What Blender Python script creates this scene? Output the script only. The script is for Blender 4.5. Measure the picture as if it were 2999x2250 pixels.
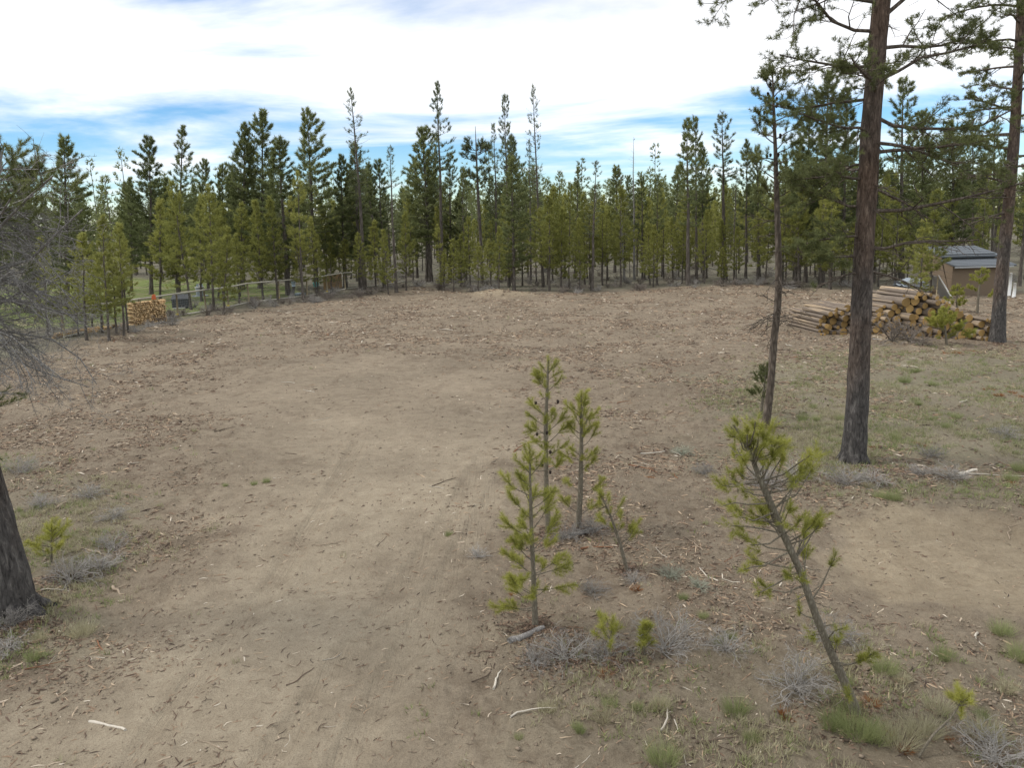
import bpy, math, random
import numpy as np
from mathutils import Matrix, Vector

for o in list(bpy.data.objects):
    bpy.data.objects.remove(o, do_unlink=True)
scene = bpy.context.scene
COL = scene.collection

# ------------------------------------------------------------------ camera
W0, H0, FPX = 2999.0, 2250.0, 2287.0
CAMH = 5.0
PITCH, ROLL = math.radians(11.6), math.radians(-1.5)
cam_d = bpy.data.cameras.new('camera')
cam = bpy.data.objects.new('camera', cam_d)
COL.objects.link(cam)
cam_d.sensor_width = 36.0
cam_d.lens = 36.0 * FPX / W0
cam_d.clip_start, cam_d.clip_end = 0.1, 8000.0
CAM_M = Matrix.Translation((0, 0, CAMH)) @ Matrix.Rotation(math.pi / 2 - PITCH, 4, 'X') @ Matrix.Rotation(ROLL, 4, 'Z')
cam.matrix_world = CAM_M
scene.camera = cam

# ------------------------------------------------------------------ sky
SUN_EL, SUN_AZ = math.radians(52), math.radians(-82)      # azimuth measured from +Y, minus = to the left
world = bpy.data.worlds.new('World')
scene.world = world
world.use_nodes = True
nt = world.node_tree
nt.nodes.clear()
def N(tree, typ, **kw):
    n = tree.nodes.new(typ)
    for k, v in kw.items():
        if k.startswith('i_'):
            key = k[2:]
            key = int(key) if key.isdigit() else key.replace('_', ' ')
            n.inputs[key].default_value = v
        else:
            setattr(n, k, v)
    return n
def L(tree, a, b):
    tree.links.new(a, b)
def MATH(tree, op, a, b=None, c=None, clamp=False):
    n = tree.nodes.new('ShaderNodeMath'); n.operation = op; n.use_clamp = clamp
    for i, v in enumerate((a, b, c)):
        if v is None: continue
        if isinstance(v, (int, float)): n.inputs[i].default_value = v
        else: tree.links.new(v, n.inputs[i])
    return n.outputs[0]
sky = N(nt, 'ShaderNodeTexSky', sky_type='NISHITA', sun_disc=False, sun_elevation=SUN_EL, sun_rotation=-SUN_AZ,
        altitude=1300.0, air_density=1.0, dust_density=0.4, ozone_density=2.0)
hsv = N(nt, 'ShaderNodeHueSaturation', i_Saturation=1.5, i_Value=1.0)
L(nt, sky.outputs[0], hsv.inputs['Color'])
tc = N(nt, 'ShaderNodeTexCoord')
sep = N(nt, 'ShaderNodeSeparateXYZ'); L(nt, tc.outputs['Generated'], sep.inputs[0])
zz = MATH(nt, 'MAXIMUM', sep.outputs[2], 0.0)
den = MATH(nt, 'ADD', zz, 0.10)
uu = MATH(nt, 'DIVIDE', sep.outputs[0], den)
vv = MATH(nt, 'DIVIDE', sep.outputs[1], den)
cmb = N(nt, 'ShaderNodeCombineXYZ'); L(nt, uu, cmb.inputs[0]); L(nt, vv, cmb.inputs[1])
mp = N(nt, 'ShaderNodeMapping'); L(nt, cmb.outputs[0], mp.inputs[0])
mp.inputs['Location'].default_value = (3.1, 1.7, 0.0)
mp.inputs['Rotation'].default_value = (0, 0, math.radians(14))
mp.inputs['Scale'].default_value = (0.55, 0.85, 1.0)
nz = N(nt, 'ShaderNodeTexNoise', i_Scale=1.0, i_Detail=9.0, i_Roughness=0.56, i_Distortion=0.35)
L(nt, mp.outputs[0], nz.inputs['Vector'])
bias = N(nt, 'ShaderNodeMapRange', i_1=0.02, i_2=0.24, i_3=-0.06, i_4=0.19); bias.interpolation_type = 'SMOOTHSTEP'
L(nt, zz, bias.inputs[0])
cov = MATH(nt, 'ADD', nz.outputs[0], bias.outputs[0])
cr = N(nt, 'ShaderNodeMapRange', i_1=0.41, i_2=0.70, i_3=0.05, i_4=1.0); cr.interpolation_type = 'SMOOTHSTEP'
L(nt, cov, cr.inputs[0])
nz2 = N(nt, 'ShaderNodeTexNoise', i_Scale=0.9, i_Detail=6.0, i_Roughness=0.6); L(nt, mp.outputs[0], nz2.inputs['Vector'])
cb = N(nt, 'ShaderNodeMapRange', i_1=0.3, i_2=0.75, i_3=0.70, i_4=1.0); L(nt, nz2.outputs[0], cb.inputs[0])
ccol = N(nt, 'ShaderNodeCombineXYZ')
L(nt, MATH(nt, 'MULTIPLY', cb.outputs[0], 0.985), ccol.inputs[0]); L(nt, cb.outputs[0], ccol.inputs[1]); L(nt, MATH(nt, 'MULTIPLY', cb.outputs[0], 1.03), ccol.inputs[2])
bg1 = N(nt, 'ShaderNodeBackground', i_Strength=0.10); L(nt, hsv.outputs[0], bg1.inputs[0])
bg2 = N(nt, 'ShaderNodeBackground', i_Strength=1.0); L(nt, ccol.outputs[0], bg2.inputs[0])
mix = N(nt, 'ShaderNodeMixShader'); L(nt, cr.outputs[0], mix.inputs[0]); L(nt, bg1.outputs[0], mix.inputs[1]); L(nt, bg2.outputs[0], mix.inputs[2])
wo = N(nt, 'ShaderNodeOutputWorld'); L(nt, mix.outputs[0], wo.inputs[0])

# ------------------------------------------------------------------ sun behind thin cloud
sun_d = bpy.data.lights.new('sun', 'SUN')
sun_d.energy, sun_d.angle, sun_d.color = 1.5, math.radians(14), (1.0, 0.955, 0.89)
sun = bpy.data.objects.new('sun', sun_d)
COL.objects.link(sun)
sdir = Vector((math.cos(SUN_EL) * math.sin(SUN_AZ), math.cos(SUN_EL) * math.cos(SUN_AZ), math.sin(SUN_EL)))
sun.rotation_euler = sdir.to_track_quat('Z', 'Y').to_euler()
sun.location = (0, 0, 40)

vs = scene.view_settings
vs.view_transform = 'Standard'; vs.look = 'None'; vs.gamma = 1.0; vs.exposure = 0.60
vs.use_curve_mapping = False
scene.render.resolution_x, scene.render.resolution_y = 1024, 769

# ------------------------------------------------------------------ pixel <-> ground helpers (photo pixels, 2999 x 2250)
RC = np.array(CAM_M.to_3x3())
def ray(px, py):
    d = RC @ np.array([(px - W0 / 2) / FPX, -(py - H0 / 2) / FPX, -1.0])
    return d / np.linalg.norm(d)
def G0(px, py, z=0.0):
    d = ray(px, py)
    t = (z - CAMH) / d[2]
    return np.array([d[0] * t, d[1] * t, z])
def at_depth(px, py, y):
    d = ray(px, py); t = y / d[1]
    return np.array([d[0] * t, y, CAMH + d[2] * t])

# ------------------------------------------------------------------ noise (numpy)
_rs = np.random.RandomState(7)
_perm = _rs.permutation(4096)
_val = _rs.rand(4096)
def vnoise(x, y):
    xi = np.floor(x).astype(np.int64); yi = np.floor(y).astype(np.int64)
    fx = x - xi; fy = y - yi
    fx = fx * fx * (3 - 2 * fx); fy = fy * fy * (3 - 2 * fy)
    def h(a, b): return _val[_perm[(a + _perm[b & 4095]) & 4095]]
    v00 = h(xi, yi); v10 = h(xi + 1, yi); v01 = h(xi, yi + 1); v11 = h(xi + 1, yi + 1)
    return (v00 * (1 - fx) + v10 * fx) * (1 - fy) + (v01 * (1 - fx) + v11 * fx) * fy
def fbm(x, y, octs=4, g=0.5):
    s = 0; a = 1; t = 0
    for i in range(octs):
        s = s + a * vnoise(x * 2 ** i + 13.7 * i, y * 2 ** i + 5.1 * i); t += a; a *= g
    return s / t
def poly_sd(x, y, P):
    """signed distance to polygon, positive inside"""
    P = np.asarray(P)[:, :2]
    d = np.full(x.shape, 1e18); ins = np.zeros(x.shape, bool)
    n = len(P)
    for i in range(n):
        a = P[i]; b = P[(i + 1) % n]
        ex, ey = b - a
        wx, wy = x - a[0], y - a[1]
        t = np.clip((wx * ex + wy * ey) / (ex * ex + ey * ey + 1e-12), 0, 1)
        d = np.minimum(d, (wx - ex * t) ** 2 + (wy - ey * t) ** 2)
        c = ((a[1] > y) != (b[1] > y))
        xx = ex * (y - a[1]) / (ey if abs(ey) > 1e-12 else 1e-12) + a[0]
        ins ^= c & (x < xx)
    d = np.sqrt(d)
    return np.where(ins, d, -d)
def sstep(a, b, v):
    t = np.clip((v - a) / (b - a), 0, 1)
    return t * t * (3 - 2 * t)
def PG(*pts): return np.array([G0(*p) for p in pts])

# ------------------------------------------------------------------ zones of the ground
Z_SAND = PG((-400, 2400), (1380, 2600), (1330, 2050), (1400, 1700), (1500, 1420), (1650, 1230), (1500, 1090), (1150, 1040), (760, 1060), (560, 1180), (720, 1400), (640, 1600), (480, 1790), (300, 1990), (-100, 2090))
Z_PIT = PG((2330, 1620), (2440, 1490), (2620, 1475), (2890, 1490), (3300, 1570), (3300, 1790), (2900, 1800), (2560, 1850), (2400, 1760))
Z_GRASS = PG((2050, 1120), (2300, 1030), (2700, 1020), (3500, 1000), (3500, 1470), (2600, 1470), (2380, 1480), (2100, 1330))
Z_LOW = PG((1430, 1950), (1700, 1880), (2150, 1850), (2500, 1880), (3300, 1850), (3300, 2600), (1900, 2600), (1450, 2200))
Z_LAWN = PG((-600, 975), (330, 958), (480, 938), (640, 905), (780, 880), (900, 866), (870, 838), (600, 822), (300, 812), (-600, 830))
Z_MOUND = PG((2570, 985), (2640, 983), (2700, 1010), (2690, 1030), (2600, 1015))
Z_MOUND2 = PG((1385, 862), (1480, 858), (1560, 866), (1480, 876), (1400, 874))
Z_LEFT = PG((-300, 1400), (150, 1330), (420, 1480), (440, 1640), (330, 1760), (250, 1950), (-300, 2050))
CLEAR = PG((-500, 1130), (60, 1080), (330, 985), (560, 942), (800, 900), (1010, 878), (1230, 842), (1400, 862), (1700, 856), (2000, 842), (2200, 838), (2330, 850), (3600, 880), (3600, 2700), (-900, 2700))
TRK = [PG((650, 2400), (900, 2100), (1120, 1800), (1300, 1560), (1420, 1330)), PG((930, 2400), (1090, 2100), (1230, 1850), (1370, 1600), (1490, 1380)),
       PG((240, 2500), (520, 2080), (760, 1780), (930, 1540), (1050, 1300))]

def track_fields(x, y):
    best = np.full(x.shape, 9.0)
    for P in TRK:
        d = np.full(x.shape, 1e9)
        for i in range(len(P) - 1):
            a, b = P[i][:2], P[i + 1][:2]
            e = b - a
            t = np.clip(((x - a[0]) * e[0] + (y - a[1]) * e[1]) / (e @ e), 0, 1)
            d = np.minimum(d, np.hypot(x - a[0] - e[0] * t, y - a[1] - e[1] * t))
        best = np.minimum(best, d)
    return best

def hgt(x, y, fine=True):
    x = np.asarray(x, float); y = np.asarray(y, float)
    r = np.hypot(x, y)
    near = 1 - sstep(120, 400, r)
    h = (fbm(x * 0.11 + 40, y * 0.11 + 7, 3) - 0.5) * 0.34 * near
    rough = 1 - 0.72 * sstep(-0.4, 0.8, poly_sd(x, y, Z_SAND))
    rough = rough * (1 - 0.55 * sstep(-0.2, 0.5, poly_sd(x, y, Z_PIT)))
    h = h + (fbm(x * 0.9 + 3, y * 0.9 + 9, 3) - 0.5) * 0.13 * rough * near
    h = h - 0.16 * sstep(-0.25, 0.9, poly_sd(x, y, Z_PIT) + (vnoise(x * 1.3, y * 1.3) - 0.5) * 0.7)
    h = h + 0.30 * sstep(-0.5, 1.2, poly_sd(x, y, Z_MOUND)) + 0.35 * sstep(-0.8, 1.5, poly_sd(x, y, Z_MOUND2))
    h = h + 0.10 * sstep(-0.3, 1.5, poly_sd(x, y, Z_LEFT))
    d = track_fields(x, y)
    h = h - 0.028 * (1 - sstep(0.10, 0.24, d)) + 0.016 * sstep(0.16, 0.25, d) * (1 - sstep(0.25, 0.45, d))
    if fine:
        h = h + (fbm(x * 4.5, y * 4.5, 4, 0.65) - 0.5) * 0.15 * rough * (1 - sstep(60, 110, r))
    return h
def hz(x, y): return float(hgt(np.array([x]), np.array([y]))[0])
def G(px, py):
    p = G0(px, py)
    z = hz(p[0], p[1]); p = G0(px, py, z); p[2] = hz(p[0], p[1])
    return p

# ------------------------------------------------------------------ mesh helpers
class MB:
    def __init__(self):
        self.V = []; self.F3 = []; self.F4 = []; self.C = []; self.n = 0; self.m3 = []; self.m4 = []
    def add(self, V, F3=None, F4=None, col=None, mat=0):
        V = np.asarray(V, float).reshape(-1, 3)
        self.V.append(V)
        if F3 is not None and len(F3):
            F3 = np.asarray(F3, np.int64).reshape(-1, 3); self.F3.append(F3 + self.n); self.m3.append(np.full(len(F3), mat))
        if F4 is not None and len(F4):
            F4 = np.asarray(F4, np.int64).reshape(-1, 4); self.F4.append(F4 + self.n); self.m4.append(np.full(len(F4), mat))
        if col is None: col = np.tile([0.5, 0.5, 0.5, 1.0], (len(V), 1))
        else:
            col = np.asarray(col, float)
            if col.ndim == 1: col = np.tile(col, (len(V), 1))
        self.C.append(col)
        self.n += len(V)
    def mesh(self, name, mats, smooth=True):
        me = bpy.data.meshes.new(name)
        V = np.concatenate(self.V) if self.V else np.zeros((0, 3))
        f3 = np.concatenate(self.F3) if self.F3 else np.zeros((0, 3), np.int64)
        f4 = np.concatenate(self.F4) if self.F4 else np.zeros((0, 4), np.int64)
        me.vertices.add(len(V)); me.vertices.foreach_set('co', V.astype(np.float32).ravel())
        nl = len(f3) * 3 + len(f4) * 4
        me.loops.add(nl)
        me.loops.foreach_set('vertex_index', np.concatenate([f3.ravel(), f4.ravel()]).astype(np.int32))
        npoly = len(f3) + len(f4)
        me.polygons.add(npoly)
        ls = np.concatenate([np.arange(len(f3)) * 3, len(f3) * 3 + np.arange(len(f4)) * 4]).astype(np.int32)
        me.polygons.foreach_set('loop_start', ls)
        if not isinstance(mats, (list, tuple)): mats = [mats]
        for m in mats: me.materials.append(m)
        if len(mats) > 1:
            mi = np.concatenate([np.concatenate(self.m3) if self.m3 else np.zeros(0), np.concatenate(self.m4) if self.m4 else np.zeros(0)])
            me.polygons.foreach_set('material_index', mi.astype(np.int32))
        me.polygons.foreach_set('use_smooth', np.full(npoly, smooth, dtype=bool))
        at = me.color_attributes.new('tone', 'FLOAT_COLOR', 'POINT')
        at.data.foreach_set('color', np.concatenate(self.C).astype(np.float32).ravel())
        me.update(calc_edges=True); me.validate()
        return me
def obj(name, me, parent=None, loc=None):
    o = bpy.data.objects.new(name, me)
    COL.objects.link(o)
    if parent is not None: o.parent = parent
    if loc is not None: o.location = loc
    return o
def tag(o, label=None, cat=None, group=None, kind=None):
    if label: o['label'] = label
    if cat: o['category'] = cat
    if group: o['group'] = group
    if kind: o['kind'] = kind
    return o
def empty(name, loc, rot=None):
    o = bpy.data.objects.new(name, None)
    o.empty_display_size = 0.2
    COL.objects.link(o); o.location = loc
    if rot is not None: o.rotation_euler = rot
    return o
def unit(v):
    v = np.asarray(v, float); return v / (np.linalg.norm(v) + 1e-12)
def tube(mb, path, rad, sides=5, col=None, cap=False, ridge=None):
    P = np.asarray(path, float); n = len(P)
    rad = np.broadcast_to(np.asarray(rad, float), (n,))
    T = np.empty_like(P); T[1:-1] = P[2:] - P[:-2]; T[0] = P[1] - P[0]; T[-1] = P[-1] - P[-2]
    T /= (np.linalg.norm(T, axis=1, keepdims=True) + 1e-12)
    ax = np.abs(P[-1] - P[0]); ref = np.eye(3)[np.argmin(ax)]
    U = np.cross(T, ref); U /= (np.linalg.norm(U, axis=1, keepdims=True) + 1e-12)
    Wv = np.cross(T, U)
    a = np.linspace(0, 2 * math.pi, sides, endpoint=False)
    R = rad[:, None] * np.ones(sides)[None, :]
    if ridge is not None: R = R * ridge(np.arange(n)[:, None], a[None, :])
    V = P[:, None, :] + R[:, :, None] * (np.cos(a)[None, :, None] * U[:, None, :] + np.sin(a)[None, :, None] * Wv[:, None, :])
    i = np.arange(n - 1)[:, None] * sides; j = np.arange(sides)[None, :]; j2 = (j + 1) % sides
    F = np.stack([i + j, i + j2, i + sides + j2, i + sides + j], -1).reshape(-1, 4)
    V = V.reshape(-1, 3); F3 = None
    if cap:
        V = np.vstack([V, P[0], P[-1]]); c0, c1 = n * sides, n * sides + 1
        jj = np.arange(sides); k = (n - 1) * sides
        F3 = np.vstack([np.stack([np.full(sides, c0), (jj + 1) % sides, jj], -1), np.stack([np.full(sides, c1), k + jj, k + (jj + 1) % sides], -1)])
    c = col
    mb.add(V, F3, F[:, ::-1], c)
def box(mb, c, s, rot=None, col=None, mat=0, taper=1.0):
    x, y, z = np.array(s) / 2
    V = np.array([[-x, -y, -z], [x, -y, -z], [x, y, -z], [-x, y, -z], [-x * taper, -y * taper, z], [x * taper, -y * taper, z], [x * taper, y * taper, z], [-x * taper, y * taper, z]])
    if rot is not None: V = V @ np.array(rot).T
    mb.add(V + np.asarray(c), None, [[0, 3, 2, 1], [4, 5, 6, 7], [0, 1, 5, 4], [1, 2, 6, 5], [2, 3, 7, 6], [3, 0, 4, 7]], col, mat)
def rotz(a):
    c, s = math.cos(a), math.sin(a); return np.array([[c, -s, 0], [s, c, 0], [0, 0, 1.0]])
def axis_rot(d):
    """matrix whose Z column is d"""
    d = unit(d); r = np.array([0, 0, 1.0]) if abs(d[2]) < 0.95 else np.array([1.0, 0, 0])
    x = unit(np.cross(r, d)); y = np.cross(d, x)
    return np.stack([x, y, d], 1)

def needles(mb, B, D, Ln, per, NL, w, spread, rng, tone=None, tone_j=0.25, flat=0.0):
    """B,D,Ln arrays of shoots; each shoot gets `per` needle triangles"""
    B = np.asarray(B, float); D = np.asarray(D, float); Ln = np.asarray(Ln, float); n = len(B)
    if n == 0: return
    D = D / (np.linalg.norm(D, axis=1, keepdims=True) + 1e-12)
    ref = np.where(np.abs(D[:, 2:3]) < 0.9, np.array([[0, 0, 1.0]]), np.array([[1.0, 0, 0]]))
    U = np.cross(D, ref); U /= (np.linalg.norm(U, axis=1, keepdims=True) + 1e-12)
    V = np.cross(U, D)
    t = rng.rand(n, per) ** 0.8; a = rng.rand(n, per) * 2 * math.pi
    sp = spread * (0.55 + 0.75 * rng.rand(n, per)) * (1.15 - 0.55 * t)
    dirs = D[:, None] * np.cos(sp)[..., None] + (U[:, None] * np.cos(a)[..., None] + V[:, None] * np.sin(a)[..., None]) * np.sin(sp)[..., None]
    S = B[:, None] + D[:, None] * (t * Ln[:, None])[..., None]
    L_ = (np.asarray(NL) * (0.7 + 0.5 * rng.rand(n, per)))[..., None]
    rv = rng.normal(size=(n, per, 3))
    side = np.cross(dirs, rv); side /= (np.linalg.norm(side, axis=-1, keepdims=True) + 1e-12)
    p0 = S - side * w / 2; p1 = S + side * w / 2; p2 = S + dirs * L_
    Vt = np.stack([p0, p1, p2], 2).reshape(-1, 3)
    if tone is None: tone = np.full(n, 0.5)
    tn = np.clip(np.asarray(tone)[:, None] + (rng.rand(n, per) - 0.5) * tone_j, 0, 1)
    c = np.repeat(tn.reshape(-1), 3)
    C = np.stack([c, c, c, np.ones_like(c)], 1)
    mb.add(Vt, np.arange(len(Vt)).reshape(-1, 3), None, C)

# ------------------------------------------------------------------ materials
def new_mat(name):
    m = bpy.data.materials.new(name); m.use_nodes = True
    t = m.node_tree
    b = t.nodes['Principled BSDF']
    b.inputs['Roughness'].default_value = 0.85
    b.inputs['Specular IOR Level'].default_value = 0.25
    return m, t, b
def ramp(t, fac, stops):
    r = t.nodes.new('ShaderNodeValToRGB')
    e = r.color_ramp.elements
    while len(e) < len(stops): e.new(0.5)
    for el, (p, c) in zip(e, stops): el.position = p; el.color = (*c, 1)
    if fac is not None: t.links.new(fac, r.inputs[0])
    return r.outputs[0]
def mixc(t, f, a, b, mode='MIX'):
    n = t.nodes.new('ShaderNodeMix'); n.data_type = 'RGBA'; n.blend_type = mode
    for s, v in ((0, f), (6, a), (7, b)):
        if isinstance(v, (int, float)): n.inputs[s].default_value = v
        elif isinstance(v, tuple): n.inputs[s].default_value = (*v, 1) if len(v) == 3 else v
        else: t.links.new(v, n.inputs[s])
    return n.outputs[2]
def noise(t, scale, detail=4, rough=0.55, vec=None, dist=0.0):
    n = N(t, 'ShaderNodeTexNoise', i_Scale=scale, i_Detail=detail, i_Roughness=rough, i_Distortion=dist)
    if vec is not None: t.links.new(vec, n.inputs['Vector'])
    return n.outputs[0]
def coords(t, kind='Object', scale=None):
    c = t.nodes.new('ShaderNodeTexCoord').outputs[kind]
    if scale:
        m = t.nodes.new('ShaderNodeMapping'); t.links.new(c, m.inputs[0]); m.inputs['Scale'].default_value = scale
        c = m.outputs[0]
    return c
def bump(t, b, hgt_out, strength=0.5, dist=0.02):
    n = N(t, 'ShaderNodeBump', i_Strength=strength, i_Distance=dist)
    t.links.new(hgt_out, n.inputs['Height']); t.links.new(n.outputs[0], b.inputs['Normal'])
def geo_pos(t): return t.nodes.new('ShaderNodeNewGeometry').outputs['Position']

def needle_mat(name, dark, mid, light, trans=0.28, var=0.5):
    m, t, b = new_mat(name)
    a = N(t, 'ShaderNodeAttribute', attribute_name='tone')
    oi = t.nodes.new('ShaderNodeObjectInfo')
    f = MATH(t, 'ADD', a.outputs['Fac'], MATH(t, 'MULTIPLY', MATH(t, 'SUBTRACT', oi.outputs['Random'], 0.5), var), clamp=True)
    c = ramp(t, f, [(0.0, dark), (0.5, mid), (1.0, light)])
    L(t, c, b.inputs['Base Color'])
    b.inputs['Roughness'].default_value = 0.6
    tr = t.nodes.new('ShaderNodeBsdfTranslucent'); L(t, c, tr.inputs[0])
    mx = N(t, 'ShaderNodeMixShader', i_0=trans)
    L(t, b.outputs[0], mx.inputs[1]); L(t, tr.outputs[0], mx.inputs[2])
    L(t, mx.outputs[0], t.nodes['Material Output'].inputs[0])
    return m
M = {}
M['n_dark'] = needle_mat('needles_dark', (0.10, 0.120, 0.050), (0.18, 0.205, 0.086), (0.27, 0.29, 0.12), 0.52, 0.5)
M['n_young'] = needle_mat('needles_young', (0.17, 0.178, 0.052), (0.28, 0.288, 0.082), (0.40, 0.395, 0.12), 0.52, 0.55)
M['n_grey'] = needle_mat('needles_greyish', (0.092, 0.108, 0.056), (0.155, 0.178, 0.092), (0.23, 0.25, 0.13), 0.42, 0.3)
M['n_sap'] = needle_mat('needles_sapling', (0.175, 0.185, 0.040), (0.32, 0.325, 0.072), (0.49, 0.475, 0.125), 0.5, 0.0)
M['n_near'] = needle_mat('needles_near_pine', (0.095, 0.108, 0.044), (0.165, 0.182, 0.072), (0.26, 0.275, 0.11), 0.42, 0.2)
M['n_rust'] = needle_mat('needles_rust', (0.16, 0.065, 0.02), (0.26, 0.11, 0.04), (0.36, 0.18, 0.07), 0.3, 0.2)
M['grass_green'] = needle_mat('grass_green', (0.16, 0.19, 0.075), (0.27, 0.30, 0.13), (0.42, 0.43, 0.22), 0.42, 0.4)
M['grass_dry'] = needle_mat('grass_dry', (0.28, 0.255, 0.155), (0.42, 0.385, 0.25), (0.56, 0.52, 0.36), 0.38, 0.4)

def bark_mat(name, c1, c2, c3, fs=(9, 9, 2.2), bstr=0.9, bdist=0.03):
    m, t, b = new_mat(name)
    v = coords(t, 'Object', fs)
    n1 = noise(t, 1.6, 6, 0.65, v, 0.6); n2 = noise(t, 0.35, 3, 0.5, v)
    vo = N(t, 'ShaderNodeTexVoronoi', i_Scale=1.5, feature='DISTANCE_TO_EDGE'); L(t, v, vo.inputs['Vector'])
    cr_ = MATH(t, 'MULTIPLY', vo.outputs['Distance'], 1.6, clamp=True)
    f = MATH(t, 'MULTIPLY', MATH(t, 'ADD', n1, cr_), 0.62)
    c = ramp(t, f, [(0.22, c1), (0.5, c2), (0.8, c3)])
    c = mixc(t, MATH(t, 'MULTIPLY', n2, 0.5), c, c1)
    a = N(t, 'ShaderNodeAttribute', attribute_name='tone')
    c = mixc(t, 1.0, c, MAPR(t, a.outputs['Fac'], 0, 1, 0.45, 1.55), 'MULTIPLY')
    L(t, c, b.inputs['Base Color'])
    bump(t, b, f, bstr, bdist)
    return m
def MAPR(t, v, a, b, c, d):
    n = N(t, 'ShaderNodeMapRange', i_1=a, i_2=b, i_3=c, i_4=d); L(t, v, n.inputs[0]); return n.outputs[0]
M['bark'] = bark_mat('bark_grey_brown', (0.055, 0.043, 0.034), (0.135, 0.108, 0.085), (0.24, 0.20, 0.165))
M['bark_far'] = bark_mat('bark_far', (0.06, 0.05, 0.042), (0.13, 0.112, 0.095), (0.21, 0.185, 0.16), (4, 4, 1), 0.3)
M['bark_sap'] = bark_mat('bark_sapling', (0.10, 0.085, 0.062), (0.19, 0.165, 0.125), (0.29, 0.26, 0.20), (30, 30, 9), 0.5, 0.006)
M['dead'] = bark_mat('dead_grey_wood', (0.13, 0.12, 0.11), (0.27, 0.255, 0.24), (0.50, 0.48, 0.45), (20, 20, 4), 0.4, 0.006)
M['deadfar'] = bark_mat('dead_far_wood', (0.14, 0.13, 0.12), (0.24, 0.225, 0.21), (0.34, 0.32, 0.30), (6, 6, 1), 0.3)

def big_bark():
    """bark of the big pines: charcoal grey low down, reddish brown plates higher up"""
    m, t, b = new_mat('bark_big_pine')
    v = coords(t, 'Object', (10, 10, 2.6))
    n1 = noise(t, 1.7, 9, 0.74, v, 1.2)
    vo = N(t, 'ShaderNodeTexVoronoi', i_Scale=0.9, i_Randomness=1.0, feature='DISTANCE_TO_EDGE')
    wv_ = t.nodes.new('ShaderNodeVectorMath'); wv_.operation = 'ADD'; L(t, v, wv_.inputs[0])
    nzv = N(t, 'ShaderNodeTexNoise', i_Scale=1.1, i_Detail=3.0); L(t, v, nzv.inputs['Vector']); sc_ = t.nodes.new('ShaderNodeVectorMath'); sc_.operation = 'SCALE'; sc_.inputs['Scale'].default_value = 1.6; L(t, nzv.outputs['Color'], sc_.inputs[0]); L(t, sc_.outputs[0], wv_.inputs[1]); L(t, wv_.outputs[0], vo.inputs['Vector'])
    cr_ = MATH(t, 'MULTIPLY', vo.outputs['Distance'], 1.5, clamp=True)
    f = MATH(t, 'ADD', MATH(t, 'MULTIPLY', n1, 0.85), MATH(t, 'MULTIPLY', cr_, 0.22))
    low = ramp(t, f, [(0.34, (0.030, 0.027, 0.026)), (0.52, (0.095, 0.087, 0.081)), (0.72, (0.235, 0.218, 0.20))])
    red = ramp(t, f, [(0.34, (0.045, 0.028, 0.02)), (0.52, (0.138, 0.095, 0.07)), (0.72, (0.31, 0.225, 0.165))])
    sp = t.nodes.new('ShaderNodeSeparateXYZ'); L(t, coords(t, 'Object'), sp.inputs[0])
    nn = noise(t, 1.3, 4, 0.6, coords(t, 'Object', (2.0, 2.0, 0.8)))
    hgtf = MAPR(t, MATH(t, 'ADD', sp.outputs[2], MATH(t, 'MULTIPLY', nn, 3.2)), 2.8, 4.4, 0.0, 1.0)
    nn2 = noise(t, 0.8, 3, 0.5, coords(t, 'Object', (1.2, 1.2, 0.5)))
    hgtf = MATH(t, 'MULTIPLY', hgtf, MAPR(t, nn2, 0.35, 0.6, 0.25, 1.0))
    c = mixc(t, hgtf, low, red)
    L(t, c, b.inputs['Base Color'])
    bump(t, b, f, 1.0, 0.05)
    return m
M['bark_big'] = big_bark()

def wood_mat(name, c1, c2, scale=(3, 3, 30), rough=0.8, var=0.35):
    m, t, b = new_mat(name)
    v = coords(t, 'Object', scale)
    n1 = noise(t, 2.0, 5, 0.6, v, 0.4)
    oi = t.nodes.new('ShaderNodeObjectInfo')
    c = ramp(t, n1, [(0.3, c1), (0.7, c2)])
    a = N(t, 'ShaderNodeAttribute', attribute_name='tone')
    f = MATH(t, 'ADD', MAPR(t, oi.outputs['Random'], 0, 1, 1 - var, 1 + var), MAPR(t, a.outputs['Fac'], 0, 1, -0.35, 0.35))
    c = mixc(t, 1.0, c, f, 'MULTIPLY')
    L(t, c, b.inputs['Base Color']); b.inputs['Roughness'].default_value = rough
    bump(t, b, n1, 0.4, 0.01)
    return m
M['stick'] = wood_mat('stick_wood', (0.20, 0.155, 0.11), (0.36, 0.29, 0.215), (40, 40, 6), 0.85, 0.35)
M['stick_dark'] = wood_mat('stick_dark', (0.075, 0.055, 0.042), (0.17, 0.125, 0.09), (40, 40, 6), 0.85, 0.3)
M['stick_pale'] = wood_mat('stick_bleached', (0.38, 0.34, 0.28), (0.56, 0.51, 0.43), (40, 40, 6), 0.8, 0.2)
M['stick_red'] = wood_mat('stick_red', (0.16, 0.072, 0.04), (0.29, 0.145, 0.075), (40, 40, 6), 0.8, 0.3)
M['rail'] = wood_mat('fence_rail', (0.34, 0.32, 0.26), (0.50, 0.47, 0.39), (30, 30, 4), 0.85, 0.15)
M['post'] = wood_mat('fence_post', (0.20, 0.165, 0.10), (0.33, 0.275, 0.18), (30, 30, 4), 0.85, 0.25)
M['ply'] = wood_mat('plywood', (0.34, 0.21, 0.09), (0.46, 0.30, 0.14), (2, 2, 12), 0.8, 0.1)
M['split'] = wood_mat('split_firewood', (0.40, 0.27, 0.135), (0.58, 0.42, 0.235), (25, 25, 25), 0.8, 0.4)

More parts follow.
